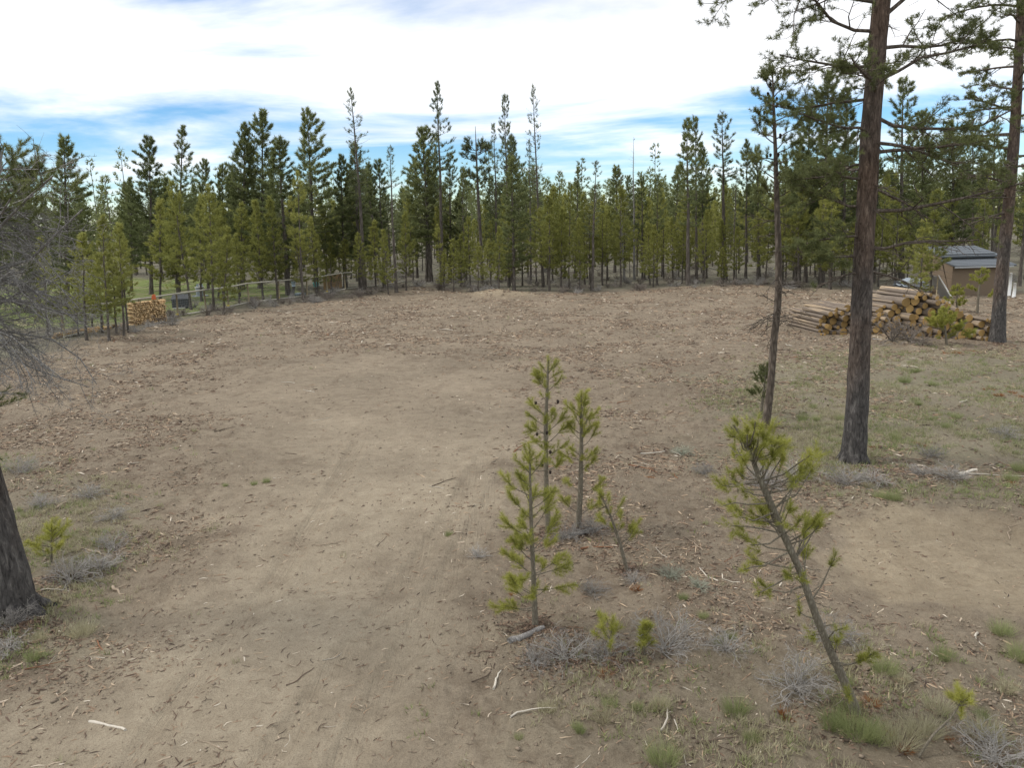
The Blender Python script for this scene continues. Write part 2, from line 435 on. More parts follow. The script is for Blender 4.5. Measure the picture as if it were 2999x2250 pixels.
def log_bark():
    m, t, b = new_mat('log_bark')
    v = coords(t, 'Object', (8, 8, 2.0))
    n1 = noise(t, 1.8, 5, 0.62, v, 0.4)
    n2 = noise(t, 0.55, 3, 0.6, coords(t, 'Object', (4, 4, 1.4)))
    oi = t.nodes.new('ShaderNodeObjectInfo')
    c = ramp(t, n1, [(0.28, (0.075, 0.058, 0.045)), (0.55, (0.19, 0.152, 0.12)), (0.8, (0.32, 0.265, 0.21))])
    peeled = ramp(t, n1, [(0.3, (0.34, 0.25, 0.16)), (0.7, (0.50, 0.39, 0.26))])
    pf = MAPR(t, MATH(t, 'ADD', n2, MATH(t, 'MULTIPLY', oi.outputs['Random'], 0.16)), 0.60, 0.70, 0, 1)
    c = mixc(t, pf, c, peeled)
    L(t, c, b.inputs['Base Color']); bump(t, b, n1, 0.6, 0.015)
    return m
M['log'] = log_bark()
def log_end():
    m, t, b = new_mat('log_cut_end')
    v = coords(t, 'Object')
    wv = N(t, 'ShaderNodeTexWave', wave_type='RINGS', rings_direction='Z', i_Scale=14.0, i_Distortion=2.2, i_Detail=2.0, i_Detail_Scale=1.0)
    L(t, v, wv.inputs[0])
    oi = t.nodes.new('ShaderNodeObjectInfo')
    c = mixc(t, wv.outputs['Fac'], (0.44, 0.28, 0.095), (0.55, 0.37, 0.15))
    c = mixc(t, MATH(t, 'MULTIPLY', noise(t, 7, 3, 0.6, v), 0.55), c, (0.33, 0.20, 0.09))
    c = mixc(t, 1.0, c, MAPR(t, oi.outputs['Random'], 0, 1, 0.55, 1.2), 'MULTIPLY')
    L(t, c, b.inputs['Base Color']); b.inputs['Roughness'].default_value = 0.8
    return m
M['cut'] = log_end()

def plain(name, col, rough=0.7, nscale=8.0, var=0.18, bstr=0.15, metal=0.0):
    m, t, b = new_mat(name)
    n1 = noise(t, nscale, 5, 0.6, coords(t))
    c = mixc(t, n1, tuple(x * (1 - var) for x in col), tuple(min(1, x * (1 + var)) for x in col))
    L(t, c, b.inputs['Base Color']); b.inputs['Roughness'].default_value = rough; b.inputs['Metallic'].default_value = metal
    bump(t, b, n1, bstr, 0.01)
    return m
M['stucco'] = plain('shed_siding', (0.19, 0.142, 0.098), 0.85, 25, 0.12)
M['shingle'] = plain('shed_shingle', (0.125, 0.138, 0.152), 0.8, 30, 0.3)
M['fascia'] = plain('shed_fascia', (0.36, 0.37, 0.38), 0.7)
M['glassdark'] = plain('clerestory_glass', (0.05, 0.055, 0.06), 0.2)
M['tarp'] = plain('white_tarp', (0.30, 0.34, 0.38), 0.5, 3, 0.15)
M['canvas'] = plain('grey_canvas', (0.30, 0.30, 0.29), 0.8, 3, 0.2)
M['steel'] = plain('grey_steel', (0.33, 0.36, 0.38), 0.5, 6, 0.15, 0.1, 0.2)
M['teal'] = plain('teal_plastic', (0.10, 0.42, 0.42), 0.45)
M['paleblue'] = plain('pale_blue', (0.45, 0.55, 0.62), 0.5)
M['charcoal'] = plain('charcoal_paint', (0.06, 0.064, 0.07), 0.7)
M['white'] = plain('white_paint', (0.7, 0.7, 0.68), 0.6)
M['yellow'] = plain('yellow_plastic', (0.62, 0.47, 0.06), 0.5)
M['pink'] = plain('pink_tape', (0.65, 0.25, 0.33), 0.5)
M['wire'] = plain('wire', (0.22, 0.23, 0.23), 0.5)
M['cone'] = plain('pine_cone', (0.035, 0.026, 0.022), 0.9, 60, 0.4)
M['orange'] = plain('orange_plastic', (0.50, 0.13, 0.05), 0.6)

def ground_mat():
    m, t, b = new_mat('ground_soil')
    p = geo_pos(t)
    z1 = N(t, 'ShaderNodeAttribute', attribute_name='zone_a'); z2 = N(t, 'ShaderNodeAttribute', attribute_name='zone_b')
    s1 = t.nodes.new('ShaderNodeSeparateColor'); L(t, z1.outputs['Color'], s1.inputs[0])
    s2 = t.nodes.new('ShaderNodeSeparateColor'); L(t, z2.outputs['Color'], s2.inputs[0])
    nA = noise(t, 0.55, 5, 0.62, p); nB = noise(t, 3.2, 6, 0.65, p, 0.4); nC = noise(t, 16, 6, 0.7, p, 0.3); nD = noise(t, 70, 4, 0.7, p)
    mul = mixc(t, MAPR(t, nC, 0.3, 0.7, 0, 1), (0.165, 0.130, 0.093), (0.33, 0.274, 0.20))
    mul = mixc(t, MAPR(t, nB, 0.36, 0.66, 0, 0.8), mul, (0.328, 0.272, 0.198))
    nE = noise(t, 1.5, 6, 0.68, p, 0.8)
    mul = mixc(t, MAPR(t, nE, 0.36, 0.52, 0.55, 0), mul, (0.135, 0.098, 0.068))
    mul = mixc(t, MAPR(t, nD, 0.35, 0.62, 0.45, 0), mul, (0.10, 0.073, 0.052))  # fine dark specks put the shadows of clods into the soil colour
    sand = mixc(t, MAPR(t, nB, 0.3, 0.7, 0, 1), (0.315, 0.262, 0.187), (0.43, 0.366, 0.268))
    sand = mixc(t, MAPR(t, nC, 0.3, 0.52, 0.35, 0), sand, (0.22, 0.175, 0.125))
    sand = mixc(t, MAPR(t, nD, 0.33, 0.50, 0.5, 0), sand, (0.20, 0.155, 0.112))
    pit = mixc(t, MAPR(t, nB, 0.35, 0.7, 0, 1), (0.285, 0.23, 0.157), (0.385, 0.318, 0.222))
    sand = mixc(t, MAPR(t, nD, 0.33, 0.50, 0.5, 0), sand, (0.20, 0.155, 0.112))
    pit = mixc(t, MAPR(t, nC, 0.3, 0.5, 0.4, 0), pit, (0.20, 0.15, 0.10))
    gra = mixc(t, MAPR(t, nC, 0.3, 0.7, 0, 1), (0.16, 0.138, 0.097), (0.29, 0.258, 0.186))
    gra = mixc(t, MAPR(t, nA, 0.45, 0.62, 0, 0.6), gra, (0.215, 0.205, 0.13))
    lawn = mixc(t, nC, (0.11, 0.145, 0.042), (0.19, 0.225, 0.078))
    lawn = mixc(t, MAPR(t, nA, 0.48, 0.64, 0, 0.8), lawn, (0.25, 0.205, 0.14))
    flo = mixc(t, MAPR(t, nC, 0.3, 0.7, 0, 1), (0.10, 0.088, 0.066), (0.22, 0.195, 0.15))
    flo = mixc(t, MAPR(t, nA, 0.42, 0.62, 0, 0.7), flo, (0.15, 0.15, 0.105))
    c = mul
    for fac, col in ((s1.outputs[0], sand), (s1.outputs[1], gra), (s1.outputs[2], pit), (s2.outputs[1], flo), (s2.outputs[0], lawn)):
        c = mixc(t, fac, c, col)
    big = noise(t, 0.28, 3, 0.5, p)
    c = mixc(t, 1.0, c, MAPR(t, big, 0.3, 0.7, 0.86, 1.12), 'MULTIPLY')
    L(t, c, b.inputs['Base Color'])
    b.inputs['Roughness'].default_value = 0.95; b.inputs['Specular IOR Level'].default_value = 0.1
    # streaks left by tyres, along the track
    tv = t.nodes.new('ShaderNodeMapping'); L(t, p, tv.inputs[0]); tv.inputs['Rotation'].default_value = (0, 0, math.radians(-14)); tv.inputs['Scale'].default_value = (26, 0.5, 1)
    st = noise(t, 1.0, 3, 0.6, tv.outputs[0])
    h = MATH(t, 'ADD', MATH(t, 'MULTIPLY', nC, 0.55), MATH(t, 'MULTIPLY', nD, 0.30))
    amp = MATH(t, 'SUBTRACT', 1.0, MATH(t, 'MULTIPLY', s1.outputs[0], 0.25))
    h = MATH(t, 'ADD', MATH(t, 'MULTIPLY', h, amp), MATH(t, 'MULTIPLY', MATH(t, 'MULTIPLY', st, s2.outputs[2]), 0.35))
    bump(t, b, h, 1.0, 0.09)
    return m
M['ground'] = ground_mat()

# ------------------------------------------------------------------ ground: one sheet, finer towards the clearing
def build_ground():
    a_f = np.radians(np.arange(-46, 46.01, 0.16)); a_c = np.radians(np.arange(50, 314, 6.0))
    ang = np.concatenate([a_f, a_c])
    r = [0.02, 1.0, 2.5, 4.0, 5.0]
    while r[-1] < 95: r.append(r[-1] * 1.0078)
    while r[-1] < 400: r.append(r[-1] * 1.04)
    while r[-1] < 6000: r.append(r[-1] * 1.25)
    r = np.array(r); nr, na = len(r), len(ang)
    X = r[:, None] * np.sin(ang)[None]; Y = r[:, None] * np.cos(ang)[None]
    x, y = X.ravel(), Y.ravel()
    z = hgt(x, y)
    i = np.arange(nr - 1)[:, None] * na; j = np.arange(na)[None]; j2 = (j + 1) % na
    F = np.stack([i + j, i + na + j, i + na + j2, i + j2], -1).reshape(-1, 4)
    mb = MB(); mb.add(np.stack([x, y, z], 1), None, F[:, ::-1])
    me = mb.mesh('ground', M['ground'])
    w = (fbm(x * 0.45, y * 0.45, 4) - 0.5)
    w2 = (fbm(x * 1.7 + 9, y * 1.7, 4) - 0.5)
    sd = lambda P, k=2.4, kk=1.0: poly_sd(x, y, P) + w * k + w2 * kk
    a = np.ones((len(x), 4)); b_ = np.ones((len(x), 4))
    a[:, 0] = 0.9 * sstep(-1.4, 2.0, sd(Z_SAND, 3.6, 2.6)) * (1 - 0.72 * sstep(11, 24, np.hypot(x, y) + w * 8))
    a[:, 1] = np.maximum(0.8 * sstep(-1.0, 1.8, sd(Z_GRASS, 6, 3)), 0.28 * sstep(-0.4, 0.8, sd(Z_LOW, 3.0, 1.5)))
    a[:, 1] = np.maximum(a[:, 1], 0.5 * sstep(-0.4, 0.8, sd(Z_LEFT, 2.0, 1.0)))
    a[:, 2] = np.maximum(np.maximum(0.9 * sstep(-0.3, 0.6, sd(Z_PIT, 2.2, 1.4)), sstep(-0.5, 0.6, sd(Z_MOUND, 1, 1))), 0.7 * sstep(-0.8, 0.6, sd(Z_MOUND2, 1, 1)))
    b_[:, 0] = sstep(-1.2, 1.5, sd(Z_LAWN, 3, 1))
    b_[:, 1] = 1 - sstep(-2.5, 1.0, sd(CLEAR, 3, 1))
    b_[:, 2] = 1 - sstep(0.15, 0.32, track_fields(x, y))
    for nm, arr in (('zone_a', a), ('zone_b', b_)):
        at = me.color_attributes.new(nm, 'FLOAT_COLOR', 'POINT'); at.data.foreach_set('color', arr.astype(np.float32).ravel())
    return tag(obj('ground', me), kind='structure')
build_ground()

# ------------------------------------------------------------------ pines of the forest edge (prototypes, height 1 unit = real metres)
def pine_proto(seed, H, r0, cbase, shape, nb, nsh, per, NL, nw, up=0.25, dead=0, wob=0.06, needle_frac=1.0, mat='n_dark', bark='bark_far', twist=0.0, gaps=0.0):
    rng = np.random.RandomState(seed)
    tr = MB(); cr_ = MB()
    n = 13
    t = np.linspace(0, 1, n)
    px_ = np.cumsum(rng.normal(0, wob, n)) * 0.35; py_ = np.cumsum(rng.normal(0, wob, n)) * 0.35
    px_ -= px_[0] + (px_[-1] - px_[0]) * t; py_ -= py_[0] + (py_[-1] - py_[0]) * t
    P = np.stack([px_, py_, t * H], 1)
    rad = r0 * ((1 - t) ** 0.85 * 0.94 + 0.06); rad[0] *= 1.25
    tube(tr, P, rad, 7)
    def trunk_at(tt): return np.array([np.interp(tt, t, P[:, 0]), np.interp(tt, t, P[:, 1]), tt * H])
    B, D, Ln, T = [], [], [], []
    gap = rng.rand(24); lop = rng.uniform(0.1, 0.35); lop_a = rng.rand() * 6.28
    for k in range(nb):
        u = (k + rng.rand()) / nb
        tt = cbase + (0.985 - cbase) * u
        if gaps and gap[int(u * 23.9)] < gaps: continue
        az = k * 2.399 + rng.rand() * 1.1
        ln = shape(u) * (0.42 + 0.75 * rng.rand()) * (1 + lop * math.cos(az - lop_a + 2.5 * u))
        if rng.rand() < 0.10: ln *= 0.4
        e0 = (-0.18 + 0.85 * u ** 1.5) + rng.normal(0, 0.12)
        p = trunk_at(tt)
        m_ = 5; path = [p]; 
        d0 = np.array([math.cos(az), math.sin(az), 0])
        for q in range(1, m_):
            el = e0 + up * (q / (m_ - 1)) * 1.6
            path.append(path[-1] + (d0 * math.cos(el) + np.array([0, 0, math.sin(el)])) * ln / (m_ - 1))
            d0 = unit(d0 + rng.normal(0, 0.10, 3) * [1, 1, 0])
        path = np.array(path)
        br = max(0.008, r0 * 0.22 * (1 - 0.75 * u)) * min(1.0, ln / 0.9 + 0.2)
        tube(tr, path, np.linspace(br, br * 0.25, m_), 3)
        if rng.rand() > needle_frac:
            continue
        ns = max(3, int(nsh * (0.35 + ln * 0.75)))
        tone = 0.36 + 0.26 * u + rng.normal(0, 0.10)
        for q in range(ns):
            s = 0.30 + 0.70 * rng.rand() ** 0.75
            f = s * (m_ - 1); i0 = min(int(f), m_ - 2)
            pt = path[i0] * (1 - f + i0) + path[i0 + 1] * (f - i0)
            dv = unit(path[i0 + 1] - path[i0])
            lat = np.cross(dv, [0, 0, 1.0]) * rng.choice([-1, 1])
            k2 = (1 - s) * 0.9 + 0.12
            dd = unit(dv * 0.75 + lat * (0.9 * rng.rand()) * (0.3 + k2) + np.array([0, 0, 0.25 + 0.55 * rng.rand()]) + rng.normal(0, 0.15, 3))
            off = lat * rng.rand() * ln * 0.34 * k2 + np.array([0, 0, rng.normal(0, 0.05)])
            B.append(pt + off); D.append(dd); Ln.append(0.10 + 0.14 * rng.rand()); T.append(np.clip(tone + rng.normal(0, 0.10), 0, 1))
    if needle_frac > 0.15:
        for q in range(9):
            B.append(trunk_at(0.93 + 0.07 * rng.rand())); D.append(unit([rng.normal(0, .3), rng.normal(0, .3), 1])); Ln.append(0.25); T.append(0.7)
    for k in range(dead):
        tt = 0.10 + (cbase - 0.06) * rng.rand(); az = rng.rand() * 6.28; ln = 0.35 + 0.9 * rng.rand() * shape(0.15)
        p = trunk_at(tt); d0 = np.array([math.cos(az), math.sin(az), -0.25 + 0.3 * rng.rand()])
        tube(tr, [p, p + d0 * ln * 0.5, p + d0 * ln + [0, 0, -0.15 * ln]], [0.014, 0.010, 0.004], 3)
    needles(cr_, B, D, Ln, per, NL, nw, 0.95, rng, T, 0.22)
    return dict(H=H, trunk=tr.mesh('pine_trunk', M[bark]), crown=cr_.mesh('pine_crown', M[mat], False) if cr_.n else None)

sh_cone = lambda R, k=1.0: (lambda u: R * (0.12 + 0.88 * (1 - u) ** k * min(1.0, 0.55 + u * 2.2)))
sh_round = lambda R: (lambda u: R * (0.14 + 0.86 * math.sqrt(max(0.0, 1 - u)) * min(1.0, 0.45 + u * 1.6)))
PROTO = {}
def mk_protos():
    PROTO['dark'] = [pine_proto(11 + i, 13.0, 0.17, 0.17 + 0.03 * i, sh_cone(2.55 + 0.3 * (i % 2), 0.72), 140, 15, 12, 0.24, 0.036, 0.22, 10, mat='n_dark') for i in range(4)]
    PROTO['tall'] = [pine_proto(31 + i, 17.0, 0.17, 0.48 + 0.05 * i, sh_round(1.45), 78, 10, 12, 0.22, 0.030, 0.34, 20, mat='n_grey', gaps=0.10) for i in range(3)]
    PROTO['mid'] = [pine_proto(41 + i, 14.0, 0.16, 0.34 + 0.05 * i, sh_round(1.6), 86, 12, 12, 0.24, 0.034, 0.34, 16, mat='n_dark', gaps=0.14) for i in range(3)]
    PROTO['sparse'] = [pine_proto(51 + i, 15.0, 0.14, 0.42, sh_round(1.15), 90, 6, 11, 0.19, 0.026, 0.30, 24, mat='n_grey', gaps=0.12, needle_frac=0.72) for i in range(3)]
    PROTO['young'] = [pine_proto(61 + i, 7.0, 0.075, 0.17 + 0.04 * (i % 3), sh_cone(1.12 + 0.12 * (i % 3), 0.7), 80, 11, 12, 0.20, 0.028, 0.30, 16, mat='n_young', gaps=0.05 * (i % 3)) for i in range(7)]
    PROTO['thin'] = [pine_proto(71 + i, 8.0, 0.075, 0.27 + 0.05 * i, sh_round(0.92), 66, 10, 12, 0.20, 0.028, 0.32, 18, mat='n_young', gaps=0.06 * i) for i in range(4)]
    PROTO['bush'] = [pine_proto(81 + i, 2.6, 0.04, 0.06, sh_cone(0.75, 0.8), 60, 9, 12, 0.13, 0.016, 0.30, 0, mat='n_young') for i in range(2)]
    PROTO['dead'] = [pine_proto(91, 13.0, 0.13, 0.35, sh_cone(0.95, 0.7), 110, 1, 6, 0.16, 0.02, 0.05, 20, mat='n_grey', bark='deadfar', needle_frac=0.03),
                     pine_proto(92, 11.0, 0.12, 0.35, sh_cone(1.35, 0.7), 110, 2, 7, 0.16, 0.02, -0.35, 20, mat='n_grey', bark='deadfar', needle_frac=0.12)]
mk_protos()
def place_tree(kind, i, base, top, label, group, name='pine_tree', cat='pine tree', spin=None, wid=1.0):
    pr = PROTO[kind][i % len(PROTO[kind])]
    base = np.asarray(base, float); top = np.asarray(top, float)
    v = top - base; h = np.linalg.norm(v)
    s = h / pr['H']
    R = Matrix(axis_rot(v).tolist()) @ Matrix.Rotation(spin if spin is not None else random.random() * 6.28, 3, 'Z')
    e = empty(name, (0, 0, 0))
    sw = s ** 0.75 * wid
    e.matrix_world = Matrix.Translation(base.tolist()) @ R.to_4x4() @ Matrix.Diagonal((sw, sw, s, 1))
    obj('trunk', pr['trunk'], e)
    if pr['crown'] is not None: obj('crown', pr['crown'], e)
    if kind in ('young', 'thin', 'bush'): e.name = 'young_pine'; cat = 'young pine'
    tag(e, label, cat, group)
    return e
def tree_px(kind, i, bx, by, tx, ty, label, group=None, **kw):
    b = G(bx, by); b[2] -= 0.04
    t = at_depth(tx, ty, b[1])
    return place_tree(kind, i, b, t, label, group, **kw)
random.seed(5)
GRP_E = 'pines of the forest edge'
TREES = [  # kind, variant, base x,y, top x,y, label, width
 ('dark', 0, 196, 890, 187, 403, 'broad dark conical pine rising behind the grey dead branches', 1.15),
 ('dark', 1, 443, 861, 438, 408, 'dark bluish pine standing in the lawn behind the firewood stack', 1.0),
 ('mid', 0, 523, 880, 535, 372, 'narrow dark pine beside the grey slatted bin in the lawn', 1.0),
 ('dark', 2, 712, 850, 716, 365, 'dark pine at the lawn side of the dense tall clump', 0.9),
 ('dark', 3, 762, 845, 771, 329, 'tallest dark pine of the dense clump behind the fence', 1.05),
 ('dark', 0, 845, 866, 815, 407, 'wide olive green pine with a thick trunk right behind the fence', 1.3),
 ('dark', 1, 925, 850, 897, 329, 'lone steep dark conical pine with a crisp pointed tip', 1.05),
 ('sparse', 0, 1068, 850, 1026, 257, 'tall pine with a thin forked half dead top', 1.25),
 ('mid', 1, 1058, 846, 1038, 420, 'dark full pine wrapped round the base of the fork topped pine', 1.4),
 ('dark', 2, 1010, 842, 999, 457, 'short dark pine left of the fork topped pine', 0.9),
 ('mid', 2, 1125, 845, 1110, 470, 'small dark pine right of the fork topped pine', 1.1),
 ('sparse', 1, 1161, 858, 1142, 430, 'thin see-through pine with bare side twigs', 1.2),
 ('dark', 3, 1262, 828, 1237, 377, 'dark pine with double trunk crowded against a tall slender pine', 1.15),
 ('mid', 0, 1250, 825, 1252, 480, 'dark low pine sharing the double trunk clump', 1.3),
 ('tall', 0, 1296, 830, 1280, 242, 'very tall slender pine with long bare trunk above the double trunk clump', 1.05),
 ('mid', 1, 1318, 826, 1318, 450, 'bushy green pine just right of the tallest slender pine', 1.0),
 ('sparse', 2, 1459, 824, 1445, 362, 'spindly pine with a few tufts near the bare topped snag', 1.0),
 ('tall', 1, 1491, 837, 1478, 278, 'tall slim pine with tufted top beside a fuller shorter pine', 0.85),
 ('mid', 2, 1500, 828, 1497, 402, 'fuller dark green pine leaning against the tall slim pine', 0.95),
 ('sparse', 0, 1592, 841, 1561, 249, 'tall thin pine with ragged half bare crown and reddish trunk', 0.9),
 ('sparse', 1, 1554, 833, 1550, 411, 'thin pine in front of the ragged half bare pine', 0.85),
 ('mid', 0, 1683, 816, 1693, 491, 'dark tufted pine standing above the young pines at mid treeline', 0.9),
 ('sparse', 2, 1734, 852, 1746, 472, 'pale airy pine with upturned branches beside the dark tufted pine', 1.3),
 ('dead', 1, 1828, 822, 1814, 487, 'dead pine with drooping grey branches above the young trees', 0.95),
 ('dead', 0, 1858, 820, 1855, 400, 'tall bare dead spire with short grey branches', 0.9),
 ('mid', 1, 1882, 820, 1879, 520, 'green pine at the foot of the bare dead spire', 0.9),
 ('mid', 2, 1924, 835, 1926, 514, 'slim tufted pine with dark trunk at the clearing edge', 0.8),
 ('mid', 0, 2016, 837, 2011, 350, 'stout dark tall pine with heavy lopsided boughs', 1.15),
 ('mid', 1, 2040, 826, 2036, 345, 'tall pine close behind the stout dark tall pine', 0.85),
 ('mid', 2, 2062, 824, 2053, 424, 'shorter pine tucked beside the stout dark tall pine', 0.85),
 ('tall', 2, 2125, 820, 2114, 327, 'tall open crowned pine right of the stout dark pine', 1.2),
 ('sparse', 0, 2150, 828, 2158, 491, 'thin pine with dark trunk in front of the open crowned pine', 1.0),
 ('mid', 0, 2184, 816, 2188, 411, 'tufted pine left of the slim near pine', 0.9),
 ('mid', 1, 2225, 818, 2217, 430, 'tufted pine partly behind the slim near pine', 0.9),
 ('mid', 2, 2405, 838, 2428, 207, 'large dark pine with wide crown behind the big charred trunk', 1.35),
 ('mid', 1, 2640, 826, 2645, 231, 'dark tall pine just right of the big charred trunk', 1.2),
 ('dark', 2, 2795, 812, 2785, 357, 'dense yellow green conical pine behind the shed', 1.0),
 ('tall', 1, 2850, 806, 2848, 347, 'slender pale pine right of the conical pine behind the shed', 0.95),
 ('mid', 0, 2330, 832, 2345, 420, 'mid height pine between the slim near pine and the charred trunk', 1.1),
 ('young', 2, 2722, 874, 2742, 560, 'light green young pine beside the shed gable', 1.2),
 ('dark', 0, 2360, 830, 2372, 300, 'dense mid green pine between the slim pine and the charred trunk', 0.9),
 ('dark', 1, 2470, 832, 2482, 270, 'tall dense pine hidden behind the limbs of the charred trunk', 0.95),
 ('dark', 3, 2700, 822, 2702, 330, 'dense green pine between the charred trunk and the conical shed pine', 0.85),
 ('mid', 0, 2905, 808, 2912, 330, 'tufted pine right behind the drooping limbs of the thick grey pine', 1.0),
 ('dark', 2, 2290, 826, 2300, 455, 'short dense pine showing behind the slim pine trunk', 0.9),
 ('young', 1, 2430, 846, 2440, 560, 'yellowish bushy pine low behind the charred trunk', 1.7),
 ('young', 6, 2692, 892, 2704, 650, 'young pine with airy foliage screening the pale tarp by the shed', 1.3),
 ('young', 3, 2620, 842, 2628, 590, 'light green pine low behind the log pile', 1.5),
 ('young', 5, 2340, 842, 2338, 600, 'light green pine low behind the slim pine', 1.5),
 ('dark', 1, 610, 846, 601, 473, 'small dark pine right of the narrow dark pine in the lawn', 0.8),
 ('dark', 3, 655, 846, 650, 486, 'small dark pine left of the dense tall clump', 0.8),
 ('dark', 2, 385, 856, 381, 523, 'short dark pine left of the bluish lawn pine', 0.9),
 ('dark', 0, 1350, 826, 1345, 560, 'low dense pine left of the bare topped snag', 0.9),
 ('mid', 2, 2560, 826, 2575, 470, 'pine crowded behind the big charred trunk', 1.1),
]
for kd, i, bx, by, tx, ty, lab, wd in TREES:
    tree_px(kd, i, bx, by, tx, ty, lab, GRP_E, wid=wd)

YG = 'young light green pines along the clearing edge'
YL = 'young light green pine standing in the row at the clearing edge'
YOUNG = [(375, 975, 352, 690), (340, 975, 322, 720), (300, 975, 285, 745), (362, 985, 348, 660), (560, 905, 500, 536), (626, 912, 612, 553), (654, 915, 668, 671), (771, 879, 748, 592), (813, 879, 790, 584),
         (887, 871, 883, 693), (971, 850, 967, 714), (1017, 845, 1007, 702), (1060, 856, 1047, 685), (1100, 848, 1098, 651), (1138, 864, 1123, 676), (1190, 850, 1186, 626), (657, 896, 640, 640), (700, 888, 690, 690),
         (1329, 856, 1327, 702), (1402, 858, 1402, 715), (1461, 858, 1461, 668), (1491, 841, 1489, 651), (1377, 842, 1372, 640), (1609, 854, 1609, 580), (1645, 854, 1647, 613), (1727, 836, 1727, 600), (1440, 850, 1432, 705),
         (1350, 840, 1350, 690), (2118, 833, 2116, 727), (1530, 838, 1530, 640), (1780, 822, 1776, 610), (1970, 828, 1965, 640), (230, 985, 215, 800), (180, 975, 172, 790), (270, 960, 262, 770), (1300, 850, 1302, 745), (470, 884, 468, 590), (520, 876, 516, 610), (590, 880, 588, 575), (640, 876, 655, 600), (702, 868, 706, 600), (845, 862, 848, 640), (930, 858, 926, 690), (320, 1000, 300, 640), (255, 1000, 238, 690), (140, 985, 120, 700)]
for k, (bx, by, tx, ty) in enumerate(YOUNG):
    tree_px('thin' if k in (0, 1, 3) else 'young', k, bx, by, tx, ty, YL, YG, wid=1.0 + 0.25 * random.random())

# denser wood behind, still single trees
rngF = np.random.RandomState(21)
WG = 'slim pines inside the wood behind the clearing'
WL = 'slim pine among many inside the wood behind the clearing'
pts = []
tries = 0
while len(pts) < 275 and tries < 12000:
    tries += 1
    px_ = rngF.uniform(-150, 3150)
    dd = 56 + 66 * rngF.rand() ** 1.2
    row = len(pts) < 72
    if row:
        px_ = rngF.uniform(1180, 2720); d_ = ray(px_, 800); k_ = math.atan2(d_[0], d_[1])
        e_ = CLEAR[6:13]; ea = np.arctan2(e_[:, 0], e_[:, 1]); er = np.hypot(e_[:, 0], e_[:, 1])
        dd = float(np.interp(k_, ea, er)) + 1.0 + 15 * rngF.rand()
    d = ray(px_, 760); az = math.atan2(d[0], d[1])
    x, y = dd * math.sin(az), dd * math.cos(az)
    if poly_sd(np.array([x]), np.array([y]), CLEAR)[0] > (-0.6 if row else -1.5): continue
    if poly_sd(np.array([x]), np.array([y]), Z_LAWN)[0] > -1.0 and rngF.rand() < 0.9: continue
    if px_ > 2600 and dd < 62: continue
    if 2600 < px_ < 3050 and 42 < dd < 54: continue
    if any((x - a) ** 2 + (y - b) ** 2 < 2.2 for a, b in pts): continue
    pts.append((x, y))
    z = hz(x, y) - 0.04
    r_ = rngF.rand()
    left = px_ < 1250
    if r_ < 0.52: kd, h = 'thin', rngF.uniform(5.5, 8.8)
    elif r_ < 0.84: kd, h = 'young', rngF.uniform(5.0, 8.5)
    elif r_ < 0.95: kd, h = 'mid', rngF.uniform(8, 10.5)
    else: kd, h = 'dark', rngF.uniform(7.5, 10.5)
    if left and rngF.rand() < 0.5: kd = 'dark'; h = rngF.uniform(8, 11.5)
    if row: kd, h = ('young' if rngF.rand() < 0.5 else 'thin'), rngF.uniform(4.2, 7.8)
    lean = rngF.normal(0, 0.025, 2)
    lab_ = {'thin': 'thin light green pine with bare lower trunk inside the wood', 'young': 'bushy light green young pine inside the wood', 'mid': 'tufted dark green pine inside the wood', 'dark': 'dense dark conical pine inside the wood'}[kd]
    place_tree(kd, rngF.randint(9), (x, y, z), (x + lean[0] * h, y + lean[1] * h, z + h), lab_, lab_.replace(' pine ', ' pines '), spin=rngF.rand() * 6.28, wid=rngF.uniform(0.8, 1.1))

# far wood, one mass
def far_wood():
    rng = np.random.RandomState(77)
    mt, mc = MB(), MB()
    for k in range(1300):
        az = math.radians(rng.uniform(-44, 44)); dd = 104 + 330 * rng.rand() ** 1.5
        x, y = dd * math.sin(az), dd * math.cos(az); h = rng.uniform(8.0, 12.5) * (1.3 if rng.rand() < 0.08 else 1.0)
        tube(mt, [(x, y, -0.3), (x, y, h * 0.98)], [0.11, 0.03], 4)
        n = 95
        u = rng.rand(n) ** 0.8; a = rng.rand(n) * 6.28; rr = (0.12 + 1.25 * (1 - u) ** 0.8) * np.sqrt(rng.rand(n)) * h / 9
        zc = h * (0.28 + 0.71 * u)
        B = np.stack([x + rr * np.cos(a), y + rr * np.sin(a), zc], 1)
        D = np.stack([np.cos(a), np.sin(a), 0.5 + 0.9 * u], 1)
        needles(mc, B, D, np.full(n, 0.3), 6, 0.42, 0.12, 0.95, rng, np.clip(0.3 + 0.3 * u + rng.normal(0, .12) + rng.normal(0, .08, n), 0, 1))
    o = obj('distant_wood', mc.mesh('distant_wood', M['n_dark'], False)); tag(o, 'distant green pine wood filling the horizon', 'wood', None, 'stuff')
    obj('trunks', mt.mesh('distant_trunks', M['bark_far']), o)['kind'] = 'stuff'
far_wood()

